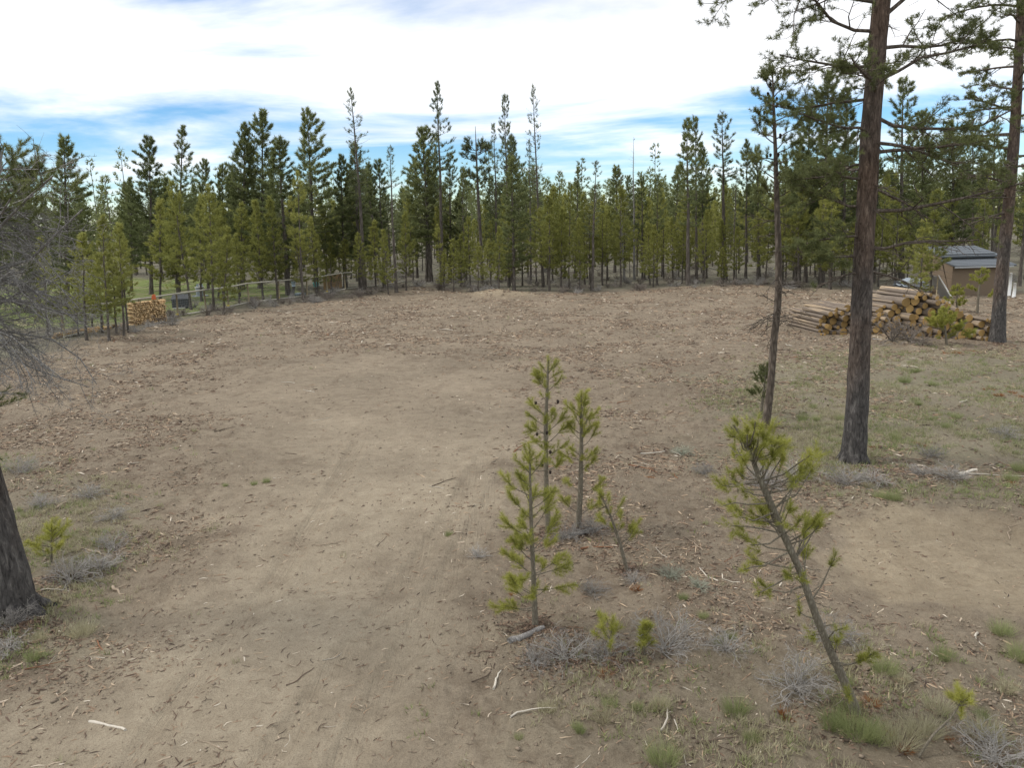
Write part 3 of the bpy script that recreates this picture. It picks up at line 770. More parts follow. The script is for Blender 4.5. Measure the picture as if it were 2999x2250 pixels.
# ------------------------------------------------------------------ growing limbs for the near trees
def grow(tr, sh, p, d, ln, r, lvl, P, rng):
    n = 6 if lvl == 0 else 4
    path = [np.array(p, float)]; d = unit(d); ds = []
    for q in range(n - 1):
        d = unit(d + rng.normal(0, P['wig'][lvl], 3) + np.array([0, 0, P['trop'][lvl] * (q + 1) / n]))
        ds.append(d); path.append(path[-1] + d * ln / (n - 1))
    path = np.array(path)
    tube(tr, path, np.linspace(r, r * 0.35, n), 5 if lvl == 0 else 3, np.array([P.get('tone', 0.5)] * 3 + [1.0]))
    if lvl + 1 < P['levels']:
        for k in range(P['kids'][lvl]):
            s = P.get('s0', 0.28) + (0.97 - P.get('s0', 0.28)) * (k + rng.rand()) / P['kids'][lvl]
            f = s * (n - 1); i0 = min(int(f), n - 2)
            pt = path[i0] * (1 - f + i0) + path[i0 + 1] * (f - i0)
            dv = ds[i0]; lat = unit(np.cross(dv, unit(np.array([0, 0, 1.0]) + rng.normal(0, 0.35, 3)))) * (1 if (k % 2) else -1)
            ang = P['ang'] + rng.normal(0, 0.2)
            cd = dv * math.cos(ang) + lat * math.sin(ang) + np.array([0, 0, rng.normal(0, 0.18)])
            grow(tr, sh, pt, cd, ln * P['ratio'] * (1.15 - 0.6 * s) * rng.uniform(0.7, 1.2), max(r * 0.45 * (1.1 - 0.5 * s), P['rmin']), lvl + 1, P, rng)
    if sh is not None and lvl >= P['levels'] - 2 and rng.rand() < P['leaf']:
        tone = rng.normal(0.5, 0.13)
        for k in range(P.get('ntuft', 3)):
            sh.append((path[-1] - d * 0.06 * k, unit(d + rng.normal(0, 0.30, 3) + [0, 0, 0.35]), P['tuft'] * rng.uniform(0.7, 1.2), tone))
def shoots_to(mb, sh, per, NL, w, spread, rng):
    if not sh: return
    needles(mb, [a[0] for a in sh], [a[1] for a in sh], [a[2] for a in sh], per, NL, w, spread, rng, [min(1, max(0, a[3])) for a in sh], 0.3)
def px_path(pts, depth, radpx):
    P = np.array([at_depth(x, y, depth) for x, y in pts]); s = depth / FPX
    return P, np.array(radpx) * s
def dense_path(P, R, n):
    t = np.concatenate([[0], np.cumsum(np.linalg.norm(np.diff(P, axis=0), axis=1))]); t /= t[-1]
    u = np.linspace(0, 1, n)
    # smooth interpolation
    Q = np.stack([np.interp(u, t, P[:, i]) for i in range(3)], 1); r = np.interp(u, t, R)
    for _ in range(3):
        Q[1:-1] = 0.25 * Q[:-2] + 0.5 * Q[1:-1] + 0.25 * Q[2:]; r[1:-1] = 0.25 * r[:-2] + 0.5 * r[1:-1] + 0.25 * r[2:]
    return Q, r
def along(P, s):
    f = np.clip(s, 0, 1) * (len(P) - 1); i = int(min(f, len(P) - 2)); return P[i] * (1 - f + i) + P[i + 1] * (f - i)
def ridge_fn(seed, amp, sides):
    r = np.random.RandomState(seed)
    def f(i, a):
        x = np.cos(a) * 2.2 + i * 0.0; y = np.sin(a) * 2.2 + i * 0.16
        return 1 + amp * (fbm(x * 2.6 + 3 * np.cos(a * 2) + seed, y * 2.6, 3) - 0.5)
    return f

# ------------------------------------------------------------------ the big pines near the camera
def big_pine():
    b = G(2500, 1350); y = b[1]
    P, R = px_path([(2497, 1362), (2501, 1330), (2508, 1230), (2519, 1000), (2527, 800), (2539, 578), (2549, 385), (2563, 217), (2582, 0), (2600, -320), (2615, -640)], y, [40, 37, 33, 29, 27.5, 26.5, 25.5, 24.5, 23, 15, 4])
    Q, r = dense_path(P, R, 90)
    org = Q[0].copy()
    e = empty('pine_tree', org)
    rng = np.random.RandomState(3)
    tr, lm, cr_ = MB(), MB(), MB()
    tube(tr, Q - org, r, 26, ridge=ridge_fn(5, 0.22, 26))
    for k in range(6):                                            # root flare
        a = k * 1.05 + 0.3; d = np.array([math.cos(a), math.sin(a), 0])
        tube(tr, [d * r[0] * 0.5 + [0, 0, 0.25], d * r[0] * 1.02 + [0, 0, 0.06], d * r[0] * 1.5 + [0, 0, -0.06]], [0.13, 0.09, 0.03], 6)
    sh = []
    P1 = dict(levels=3, kids=[10, 5], wig=[0.17, 0.24, 0.28], trop=[0.05, 0.06, 0.12], ang=0.85, ratio=0.42, rmin=0.004, leaf=0.75, tuft=0.10, ntuft=4, s0=0.2)
    PD = dict(P1, leaf=0.05, kids=[8, 5], trop=[-0.12, -0.08, 0.0], tone=0.6)
    H = Q[-1][2] - org[2]
    lims = [(4.0, 3.1, 1.1, PD), (4.1, -0.1, 1.5, PD), (4.3, 2.9, 1.4, P1), (4.5, 0.2, 2.2, PD), (4.7, 3.4, 1.5, P1), (5.2, -0.2, 2.9, P1), (5.3, 2.7, 1.7, P1), (5.6, 0.4, 1.6, PD), (5.8, 3.3, 1.6, P1), (6.1, 3.0, 1.4, PD),
            (6.3, 0.1, 2.8, P1), (6.5, -0.5, 2.3, P1), (6.7, 3.5, 1.7, P1), (7.0, 0.15, 2.8, P1), (7.3, 2.8, 1.8, P1), (7.6, -0.15, 2.3, P1), (7.9, 3.2, 2.0, P1), (8.2, 0.3, 2.6, P1), (8.5, 2.9, 2.2, P1), (8.7, 0.05, 3.0, P1),
            (9.0, 3.35, 2.8, P1), (9.2, -0.3, 3.0, P1), (9.4, 2.6, 2.6, P1), (9.7, 3.1, 2.9, P1), (9.9, 0.2, 2.5, P1), (10.4, 1.6, 2.2, P1), (10.6, 4.4, 2.4, P1), (11.2, 0.6, 2.0, P1), (11.6, 3.6, 1.9, P1), (12.2, 2.0, 1.6, P1), (12.4, 5.2, 1.6, P1),
            (7.4, 4.6, 2.0, P1), (6.0, 1.6, 2.0, P1), (8.0, 1.4, 2.2, P1)]
    for h, az, ln, PP in lims:
        p = along(Q, h / H) - org
        el = rng.uniform(-0.22, 0.30)
        grow(lm, sh, p, [math.cos(az) * math.cos(el), math.sin(az) * math.cos(el), math.sin(el)], ln * rng.uniform(0.85, 1.1), 0.019 + 0.008 * ln, 0, PP, rng)
    for k in range(26):                                            # short dead snags on the bare trunk
        h = rng.uniform(2.6, 9.5); p = along(Q, h / H) - org; az = rng.rand() * 6.28
        grow(lm, None, p, [math.cos(az), math.sin(az), rng.uniform(-0.4, 0.1)], rng.uniform(0.4, 1.1), 0.013, 1, PD, rng)
    shoots_to(cr_, sh, 26, 0.085, 0.0095, 1.35, rng)
    obj('trunk', tr.mesh('big_trunk', M['bark_big']), e)
    obj('limbs', lm.mesh('big_limbs', M['bark']), e)
    obj('crown', cr_.mesh('big_crown', M['n_near'], False), e)
    tag(e, 'big pine with charcoal grey lower trunk and crooked open limbs', 'pine tree')
big_pine()

def right_pine():
    b = G(2920, 1000); y = b[1]
    P, R = px_path([(2919, 1006), (2921, 985), (2930, 850), (2944, 700), (2958, 560), (2968, 434), (2978, 290), (2992, 0), (3004, -300), (3012, -560)], y, [25, 20, 17.5, 16, 15, 14, 13, 11, 7, 2])
    Q, r = dense_path(P, R, 70); org = Q[0].copy()
    e = empty('pine_tree', org); rng = np.random.RandomState(14)
    tr, lm, cr_ = MB(), MB(), MB()
    tube(tr, Q - org, r, 18, ridge=ridge_fn(9, 0.16, 18))
    sh = []; H = Q[-1][2] - org[2]
    P1 = dict(levels=3, kids=[9, 5], wig=[0.08, 0.15, 0.2], trop=[-0.10, -0.02, 0.08], ang=0.75, ratio=0.38, rmin=0.007, leaf=0.62, tuft=0.14, ntuft=3, s0=0.25)
    PD = dict(P1, leaf=0.08)
    for k in range(50):
        h = 4.6 + 14.5 * (k + rng.rand()) / 50
        az = rng.choice([math.pi, math.pi, math.pi, 0.0]) + rng.normal(0, 0.75)
        p = along(Q, h / H) - org
        low = h < 7.0
        el = 0.15 - 0.02 * (10 - h) + rng.normal(0, 0.12)
        grow(lm, sh, p, [math.cos(az) * math.cos(el), math.sin(az) * math.cos(el), math.sin(el)], rng.uniform(1.9, 3.6) * (0.7 if low else 1) * (1 - 0.4 * k / 50), 0.05, 0, PD if low else P1, rng)
    shoots_to(cr_, sh, 22, 0.11, 0.016, 1.3, rng)
    obj('trunk', tr.mesh('right_trunk', M['bark_big']), e)
    obj('limbs', lm.mesh('right_limbs', M['bark']), e)
    obj('crown', cr_.mesh('right_crown', M['n_near'], False), e)
    tag(e, 'thick grey pine at the end of the log pile with long drooping limbs', 'pine tree')
right_pine()

def slim_pine():
    b = G(2243, 1245); y = b[1]
    P, R = px_path([(2241, 1250), (2246, 1225), (2258, 1120), (2266, 1000), (2278, 900), (2281, 800), (2279, 700), (2275, 580), (2271, 440), (2266, 320), (2262, 200)], y, [13.5, 12, 11, 10.5, 10.5, 10, 9, 7.5, 5.5, 4, 1.5])
    Q, r = dense_path(P, R, 60); org = Q[0].copy()
    e = empty('pine_tree', org); rng = np.random.RandomState(23)
    tr, lm, cr_ = MB(), MB(), MB()
    tube(tr, Q - org, r, 12, ridge=ridge_fn(4, 0.10, 12))
    sh = []; H = Q[-1][2] - org[2]
    P1 = dict(levels=2, kids=[4, 3], wig=[0.12, 0.16, 0.2], trop=[0.12, 0.25, 0.1], ang=0.75, ratio=0.42, rmin=0.005, leaf=0.95, tuft=0.11, ntuft=4, s0=0.45)
    PD = dict(P1, levels=3, kids=[5, 4], leaf=0.0, trop=[-0.16, -0.2, -0.15], wig=[0.14, 0.22, 0.25], ratio=0.45, s0=0.2, tone=0.35)
    for k in range(34):
        u = (k + rng.rand()) / 34; h = H * (0.60 + 0.385 * u)
        az = k * 2.4 + rng.rand(); el = 0.15 + 0.5 * u
        ln = (0.30 + 0.62 * (1 - u) ** 0.7) * rng.uniform(0.7, 1.15)
        if u < 0.25: ln *= 0.7
        grow(lm, sh, along(Q, h / H) - org, [math.cos(az) * math.cos(el), math.sin(az) * math.cos(el), math.sin(el)], ln, 0.016, 0, P1, rng)
    for k in range(30):
        h = H * rng.uniform(0.22, 0.60); az = rng.rand() * 6.28
        grow(lm, None, along(Q, h / H) - org, [math.cos(az), math.sin(az), rng.uniform(-0.35, 0.15)], rng.uniform(0.35, 0.95), 0.012, 0, PD, rng)
    shoots_to(cr_, sh, 36, 0.085, 0.0095, 1.15, rng)
    obj('trunk', tr.mesh('slim_trunk', M['bark']), e)
    obj('limbs', lm.mesh('slim_limbs', M['bark']), e)
    c = obj('crown', cr_.mesh('slim_crown', M['n_near'], False), e)
    me = ball_mesh('pine_cone', M['cone'], 0.03, 0.045)
    for k in range(16):
        p = along(Q, rng.uniform(0.72, 0.98)) - org; a = rng.rand() * 6.28
        o = obj('cone', me, e, p + np.array([math.cos(a), math.sin(a), 0]) * rng.uniform(0.05, 0.22))
    tag(e, 'slim pine with tufted top and dead twiggy lower trunk', 'pine tree')
def ball_mesh(name, mat, r, rz, seed=0, jit=0.12):
    rng = np.random.RandomState(seed); mb = MB()
    ns, nr = 8, 6
    V = [(0, 0, -rz)]
    for i in range(1, nr):
        a = -math.pi / 2 + math.pi * i / nr
        for j in range(ns):
            b = 2 * math.pi * j / ns; k = 1 + rng.normal(0, jit)
            V.append((r * math.cos(a) * math.cos(b) * k, r * math.cos(a) * math.sin(b) * k, rz * math.sin(a)))
    V.append((0, 0, rz)); F3, F4 = [], []
    for j in range(ns):
        F3.append((0, 1 + (j + 1) % ns, 1 + j)); k = 1 + (nr - 2) * ns
        F3.append((len(V) - 1, k + j, k + (j + 1) % ns))
        for i in range(nr - 2):
            F4.append((1 + i * ns + j, 1 + i * ns + (j + 1) % ns, 1 + (i + 1) * ns + (j + 1) % ns, 1 + (i + 1) * ns + j))
    mb.add(V, F3, F4); return mb.mesh(name, mat)
slim_pine()

def left_pine():
    b = G(46, 1795); y = b[1]
    P, R = px_path([(46, 1815), (46, 1760), (40, 1700), (14, 1600), (-45, 1393), (-135, 1050), (-215, 720), (-290, 380), (-350, 60)], y, [66, 55, 49, 47, 44, 39, 33, 24, 11])
    Q, r = dense_path(P, R, 70); org = Q[0].copy()
    e = empty('pine_tree', org); rng = np.random.RandomState(33)
    tr, lm, cr_ = MB(), MB(), MB()
    tube(tr, Q - org, r, 26, ridge=ridge_fn(2, 0.18, 26))
    for a, ln in ((-0.15, 0.38), (-0.9, 0.3), (0.6, 0.4), (2.0, 0.4), (3.2, 0.4), (4.4, 0.4)):
        d = np.array([math.cos(a), math.sin(a), 0])
        tube(tr, [d * 0.10 + [0, 0, 0.34], d * 0.27 + [0, 0, 0.13], d * (0.27 + ln * 0.5) + [0, 0, 0.03], d * (0.27 + ln) + [0, 0, -0.06]], [0.13, 0.11, 0.07, 0.03], 8)
    H = Q[-1][2] - org[2]; sh = []
    PD = dict(levels=4, kids=[8, 6, 4], wig=[0.22, 0.32, 0.36, 0.36], trop=[-0.20, -0.16, -0.10, 0.0], ang=0.8, ratio=0.46, rmin=0.0026, leaf=0.0, tuft=0.1, s0=0.25, tone=0.5)
    PL = dict(PD, levels=3, kids=[6, 4], leaf=0.85, trop=[0.12, 0.2, 0.2], ntuft=4, tone=0.4)
    for k in range(46):
        h = 3.7 + 2.0 * (k + rng.rand()) / 46
        az = rng.normal(0.05, 0.6); el = rng.uniform(-0.35, 0.2) + 0.06 * (h - 4)
        grow(lm, None, along(Q, h / H) - org, [math.cos(az) * math.cos(el), math.sin(az) * math.cos(el), math.sin(el)], rng.uniform(1.05, 2.1), 0.017, 0, PD, rng)
    for h, az, ln, el in ((4.6, 0.1, 2.3, 0.16), (4.8, 0.0, 2.4, 0.08), (4.8, -0.5, 2.1, 0.3), (5.0, 0.3, 1.6, 0.25), (5.2, -0.1, 1.6, 0.3), (5.5, 0.2, 1.35, 0.25), (5.6, -0.4, 1.2, 0.25), (4.9, 0.7, 1.8, 0.2)):
        leafy = ln < 2.2
        grow(lm, sh, along(Q, h / H) - org, [math.cos(az) * math.cos(el), math.sin(az) * math.cos(el), math.sin(el)], ln, 0.027, 0, PL if leafy else dict(PL, leaf=0.12), rng)
    for h, az, ln in ((3.0, -0.9, 0.85), (2.8, -0.5, 0.9), (2.6, -0.8, 0.75)):
        grow(lm, sh, along(Q, h / H) - org, [math.cos(az), math.sin(az), -0.1], ln, 0.02, 0, dict(PL, levels=2, kids=[5, 3], ntuft=5), rng)
    shoots_to(cr_, sh, 60, 0.065, 0.0055, 0.95, rng)
    obj('trunk', tr.mesh('left_trunk', M['bark_big']), e)
    obj('limbs', lm.mesh('left_limbs', M['dead']), e)
    obj('crown', cr_.mesh('left_crown', M['n_near'], False), e)
    tag(e, 'leaning pine with flared root and a tangle of dead grey branches', 'pine tree')
left_pine()

# ------------------------------------------------------------------ saplings
def sapling(label, pts, rad, seed, whorls, reach, nb=5, elev=0.45, mat='n_sap', per=66, NL=0.072, w=0.0030, extra=(), cones=0, tone0=0.5, name='pine_sapling', thin=0.0):
    b = G(*pts[0]); y = b[1]
    P, R = px_path(pts, y, rad); P[0][2] = b[2] - 0.03
    Q, r = dense_path(P, R, 26); org = Q[0].copy()
    e = empty(name, org); rng = np.random.RandomState(seed); tr, br, cr_ = MB(), MB(), MB()
    tube(tr, Q - org, r, 9)
    B, D, Ln, T = [], [], [], []
    def branch(p, d, ln, rr, leaf0, tone):
        d = unit(d); path = [p]; n = 6
        for q in range(n - 1):
            d = unit(d + rng.normal(0, 0.10, 3) + [0, 0, 0.10]); path.append(path[-1] + d * ln / (n - 1))
        path = np.array(path); tube(br, path, np.linspace(rr, rr * 0.4, n), 4)
        k = max(2, int(ln / 0.06))
        for q in range(k):
            s = leaf0 + (1 - leaf0) * (q + 0.5) / k
            f = s * (n - 1); i0 = min(int(f), n - 2); pt = path[i0] * (1 - f + i0) + path[i0 + 1] * (f - i0); dv = unit(path[i0 + 1] - path[i0])
            B.append(pt); D.append(dv); Ln.append(0.07); T.append(np.clip(tone + 0.18 * (s - 0.6) + rng.normal(0, 0.07), 0, 1))
            if ln > 0.2 and rng.rand() < 0.62:
                lat = unit(np.cross(dv, rng.normal(0, 1, 3))); dd = unit(dv * 0.8 + lat * 0.8 + [0, 0, 0.2]); l2 = ln * 0.30 * (1.2 - s) + 0.05
                tube(br, [pt, pt + dd * l2], [rr * 0.4, rr * 0.25], 3)
                for z in range(max(1, int(l2 / 0.055))):
                    B.append(pt + dd * l2 * (z + 0.4) / max(1, int(l2 / 0.055))); D.append(dd); Ln.append(0.065); T.append(np.clip(tone + rng.normal(0.05, 0.08), 0, 1))
    for k in range(whorls):
        u = (k + 0.5) / whorls
        s = reach[0] + (reach[1] - reach[0]) * u
        for j in range(nb):
            if rng.rand() < thin * (1 - u): continue
            az = j * 6.283 / nb + k * 0.9 + rng.normal(0, 0.25)
            ln = np.interp(u, reach[2], reach[3]) * rng.uniform(0.35, 1.3)
            if rng.rand() < 0.16: continue
            el = elev + 0.45 * u + rng.normal(0, 0.1)
            branch(along(Q, s + rng.normal(0, 0.008)) - org, [math.cos(az) * math.cos(el), math.sin(az) * math.cos(el), math.sin(el)], ln, 0.0045 + 0.006 * ln, 0.30 + 0.25 * (1 - u), tone0 + rng.normal(0, 0.1))
    for s, dx, dy, dz in extra:
        v = np.array([dx, dy, dz], float); branch(along(Q, s) - org, v, np.linalg.norm(v), 0.008, 0.45, tone0 + 0.05)
    tp = Q[-1] - org
    for q in range(7):
        B.append(tp - [0, 0, 0.035 * q]); D.append(unit(np.array([0, 0, 1.0]) + rng.normal(0, 0.1, 3))); Ln.append(0.06); T.append(tone0 + 0.1)
    needles(cr_, B, D, Ln, per, NL, w, 1.15, rng, T, 0.35)
    obj('trunk', tr.mesh('sapling_trunk', M['bark_sap']), e); obj('branches', br.mesh('sapling_branches', M['bark_sap']), e)
    obj('crown', cr_.mesh('sapling_crown', M[mat], False), e)
    me = ball_mesh('sapling_cone', M['cone'], 0.022, 0.032)
    for k in range(cones):
        p = along(Q, rng.uniform(0.35, 0.85)) - org; a = rng.rand() * 6.28
        obj('cone', me, e, p + np.array([math.cos(a), math.sin(a), 0.1]) * rng.uniform(0.03, 0.2))
    tag(e, label, 'pine sapling')
    return e
sapling('bushy yellow green sapling with foliage down to the ground beside a fallen log', [(1568, 1832), (1565, 1750), (1557, 1560), (1553, 1430), (1551, 1312)], [11, 8.5, 6.5, 4.5, 1.5], 1, 13, (0.16, 0.95, [0, 0.45, 0.7, 1.0], [0.36, 0.47, 0.36, 0.13]), 5, 0.22, thin=0.4,
        extra=((0.10, -0.5, -0.1, 0.02), (0.13, -0.42, 0.15, 0.10), (0.12, -0.35, -0.2, 0.0), (0.22, 0.45, 0.0, -0.12), (0.30, 0.42, -0.15, 0.10), (0.2, -0.3, 0.2, 0.05)))
sapling('tallest slim sapling carrying small dark cones behind the bushy sapling', [(1608, 1562), (1600, 1450), (1598, 1250), (1602, 1150), (1606, 1056)], [10, 8, 6.5, 5, 2], 2, 12, (0.36, 0.96, [0, 0.3, 0.75, 1.0], [0.42, 0.42, 0.30, 0.15]), 5, 0.18, cones=9, tone0=0.42, thin=0.35)
sapling('slim sapling with bright upper half rising from a grey bush', [(1693, 1545), (1700, 1450), (1703, 1300), (1702, 1220), (1702, 1154)], [10, 8, 6, 4.5, 1.5], 3, 10, (0.42, 0.95, [0, 0.4, 0.8, 1.0], [0.36, 0.40, 0.30, 0.12]), 5, 0.32, tone0=0.55, thin=0.3,
        extra=((0.25, 0.42, -0.1, 0.25), (0.12, -0.4, -0.1, 0.16), (0.10, 0.3, -0.2, 0.2), (0.28, -0.3, 0.1, 0.1)))
sapling('thin bent sapling with sparse foliage leaning off a split orange base', [(1838, 1668), (1815, 1590), (1795, 1530), (1775, 1480), (1756, 1445)], [6.5, 5, 4, 3, 1.5], 4, 6, (0.35, 0.92, [0, 0.5, 1.0], [0.26, 0.28, 0.12]), 3, 0.5, tone0=0.45, thin=0.2,
        extra=((0.35, 0.30, -0.05, 0.35), (0.30, 0.22, 0.1, 0.2)))
sapling('knee high bright yellow green pine seedling beside the grey bush', [(1888, 1915), (1886, 1880), (1890, 1838)], [4, 3, 1.5], 5, 6, (0.15, 0.92, [0, 0.6, 1.0], [0.10, 0.14, 0.06]), 4, 0.7, tone0=0.6)
sapling('low spreading pine seedling tangled in grey brush', [(1790, 1930), (1785, 1880), (1795, 1820)], [4, 3, 1.5], 6, 5, (0.2, 0.92, [0, 0.6, 1.0], [0.22, 0.22, 0.08]), 3, 0.45, tone0=0.55, thin=0.3)
sapling('small bright seedling growing at the foot of the leaning flared pine', [(150, 1650), (152, 1600), (150, 1545)], [4, 3, 1.5], 7, 6, (0.1, 0.92, [0, 0.6, 1.0], [0.38, 0.36, 0.10]), 4, 0.25, tone0=0.62, thin=0.2)
sapling('bare bent seedling with a single yellow tuft of needles', [(2686, 2218), (2735, 2150), (2790, 2100), (2818, 2050)], [5, 4, 3, 2], 8, 3, (0.9, 0.99, [0, 1.0], [0.14, 0.10]), 4, 0.4, tone0=0.75)
sapling('bushy bright green sapling in front of the log ends', [(2772, 1012), (2768, 960), (2764, 903)], [4, 3, 1], 9, 12, (0.06, 0.95, [0, 0.4, 1.0], [0.85, 0.70, 0.14]), 5, 0.2, tone0=0.55, per=20, NL=0.10, w=0.012, thin=0.3)
sapling('slim light green sapling standing behind the log pile', [(2802, 918), (2802, 880), (2804, 835)], [3.2, 2.5, 1], 10, 9, (0.15, 0.95, [0, 0.4, 1.0], [0.6, 0.5, 0.12]), 4, 0.2, tone0=0.5, per=18, NL=0.1, w=0.014, thin=0.3)
sapling('thin trunked sapling with yellow crown in front of the shed wall', [(2862, 920), (2866, 860), (2876, 786)], [4, 3, 1], 11, 8, (0.30, 0.95, [0, 0.4, 1.0], [0.8, 0.7, 0.15]), 4, 0.2, tone0=0.5, per=18, NL=0.1, w=0.014, thin=0.3)
sapling('dull green sapling hugging the base of the slim pine', [(2228, 1215), (2236, 1150), (2246, 1068)], [5, 4, 1.5], 12, 8, (0.2, 0.95, [0, 0.4, 1.0], [0.52, 0.5, 0.14]), 4, 0.5, tone0=0.35, mat='n_near', per=40, NL=0.07, w=0.007)

def leaner():
    z = 1.509
    pts = [(2000 + a / z, 1150 + b / z) for a, b in ((770, 1425), (748, 1360), (715, 1280), (640, 1120), (570, 940), (520, 790), (440, 620), (380, 470), (330, 360), (290, 240), (222, 142))]
    b = G(*pts[0]); y = b[1]
    P, R = px_path(pts, y, [19, 17, 14, 12.5, 11.5, 11, 10.5, 11, 8, 6, 2.5]); P[0][2] = b[2] - 0.04
    Q, r = dense_path(P, R, 44); org = Q[0].copy(); e = empty('pine_sapling', org); rng = np.random.RandomState(17)
    tr, br, cr_ = MB(), MB(), MB()
    tube(tr, Q - org, r, 12, ridge=ridge_fn(6, 0.14, 12))
    tips = [(180, 500), (235, 550), (340, 520), (310, 540), (375, 505), (260, 290), (340, 270), (385, 315), (560, 280), (540, 300), (575, 330), (520, 370), (480, 385), (555, 560), (600, 590), (590, 550), (480, 585), (530, 600), (670, 735), (465, 810), (535, 812),
            (300, 675), (305, 735), (262, 785), (360, 860), (340, 885), (575, 1075), (680, 1095), (712, 1042), (800, 1175), (835, 1155), (250, 630), (265, 435), (160, 400), (175, 410), (212, 152), (290, 165), (345, 160), (262, 205), (435, 240), (395, 215), (310, 210),
            (735, 1335), (510, 945), (205, 375), (250, 355), (475, 510), (215, 590), (240, 130), (320, 130), (380, 160), (245, 175), (300, 200), (360, 190), (400, 260), (310, 250), (240, 250), (360, 240), (590, 270), (545, 330), (500, 390), (330, 545), (365, 535), (220, 510), (560, 590), (610, 560), (520, 560), (455, 250), (420, 200), (550, 690), (530, 700), (210, 240), (450, 225), (330, 470), (440, 300)]
    B, D, Ln, T = [], [], [], []
    Qx = np.array([Q[:, 0], Q[:, 2]]).T
    for k, (a, c) in enumerate(tips):
        px_, py_ = 2000 + a / z, 1150 + c / z
        t = at_depth(px_, py_, y + rng.uniform(-0.32, 0.32)); 
        # joins the trunk lower down
        dd = np.hypot(Qx[:, 0] - t[0], Qx[:, 1] - t[2] + 0.12); i = int(np.argmin(dd)); p0 = Q[max(0, i - rng.randint(0, 3))]
        mid = p0 * 0.5 + t * 0.5 + np.array([0, 0, -0.035]) + rng.normal(0, 0.02, 3)
        q1 = p0 * 0.75 + mid * 0.25 + rng.normal(0, 0.012, 3)
        path = np.array([p0, q1, mid, mid * 0.45 + t * 0.55 + rng.normal(0, 0.012, 3), t]) - org
        tube(br, path, [0.011, 0.009, 0.0075, 0.006, 0.005], 5)
        dv = unit(path[-1] - path[-2] + [0, 0, 0.05]); tone = rng.normal(0.5, 0.12)
        for q in range(rng.randint(4, 8)):
            d2 = unit(dv + rng.normal(0, 0.5, 3) + [0, 0, 0.2]); l2 = rng.uniform(0.04, 0.15)
            B.append(path[-1] - dv * 0.14 * rng.rand()); D.append(d2); Ln.append(l2); T.append(np.clip(tone + rng.normal(0, .06), 0, 1))
    for k in range(16):
        i = rng.randint(4, 34); az = rng.rand() * 6.28
        grow(br, None, Q[i] - org, [math.cos(az), 0.5 * math.sin(az), rng.uniform(-0.3, 0.3)], rng.uniform(0.2, 0.5), 0.006, 0, dict(levels=2, kids=[3], wig=[0.22, 0.3], trop=[-0.05, 0], ang=0.8, ratio=0.5, rmin=0.0025, leaf=0, tuft=0.1), rng)
    needles(cr_, B, D, Ln, 80, 0.066, 0.0027, 1.05, rng, T, 0.45)
    obj('trunk', tr.mesh('leaner_trunk', M['bark_sap']), e); obj('branches', br.mesh('leaner_branches', M['bark_sap']), e)
    obj('crown', cr_.mesh('leaner_crown', M['n_sap'], False), e)
    tag(e, 'crooked young pine leaning hard over with tufts on bent branches', 'pine sapling')
leaner()

# bare topped snag in the treeline
def snag():
    b = G(1413, 830); y = b[1]
    P, R = px_path([(1413, 832), (1408, 700), (1402, 600), (1397, 500), (1392, 369)], y, [5, 4.4, 4, 3, 0.6]); Q, r = dense_path(P, R, 20); org = Q[0].copy()
    e = empty('pine_tree', org); rng = np.random.RandomState(8); tr, cr_ = MB(), MB()
    tube(tr, Q - org, r, 7); sh = []
    H = Q[-1][2] - org[2]
    P1 = dict(levels=2, kids=[6], wig=[0.1, 0.15], trop=[0.2, 0.3], ang=0.8, ratio=0.4, rmin=0.012, leaf=0.95, tuft=0.25, ntuft=5, s0=0.3)
    for k in range(18):
        s = rng.uniform(0.60, 0.86); az = k * 2.4; p = along(Q, s) - org
        grow(tr, sh, p, [math.cos(az), math.sin(az), 0.25], rng.uniform(0.9, 1.7) * (1.25 - (s - 0.6) * 1.5), 0.035, 0, P1, rng)
    shoots_to(cr_, sh, 14, 0.24, 0.036, 1.0, rng)
    obj('trunk', tr.mesh('snag_trunk', M['bark_far']), e); obj('crown', cr_.mesh('snag_crown', M['n_grey'], False), e)
    tag(e, 'pine with a bare needle like spike above a few foliage clumps', 'pine tree', GRP_E)
snag()

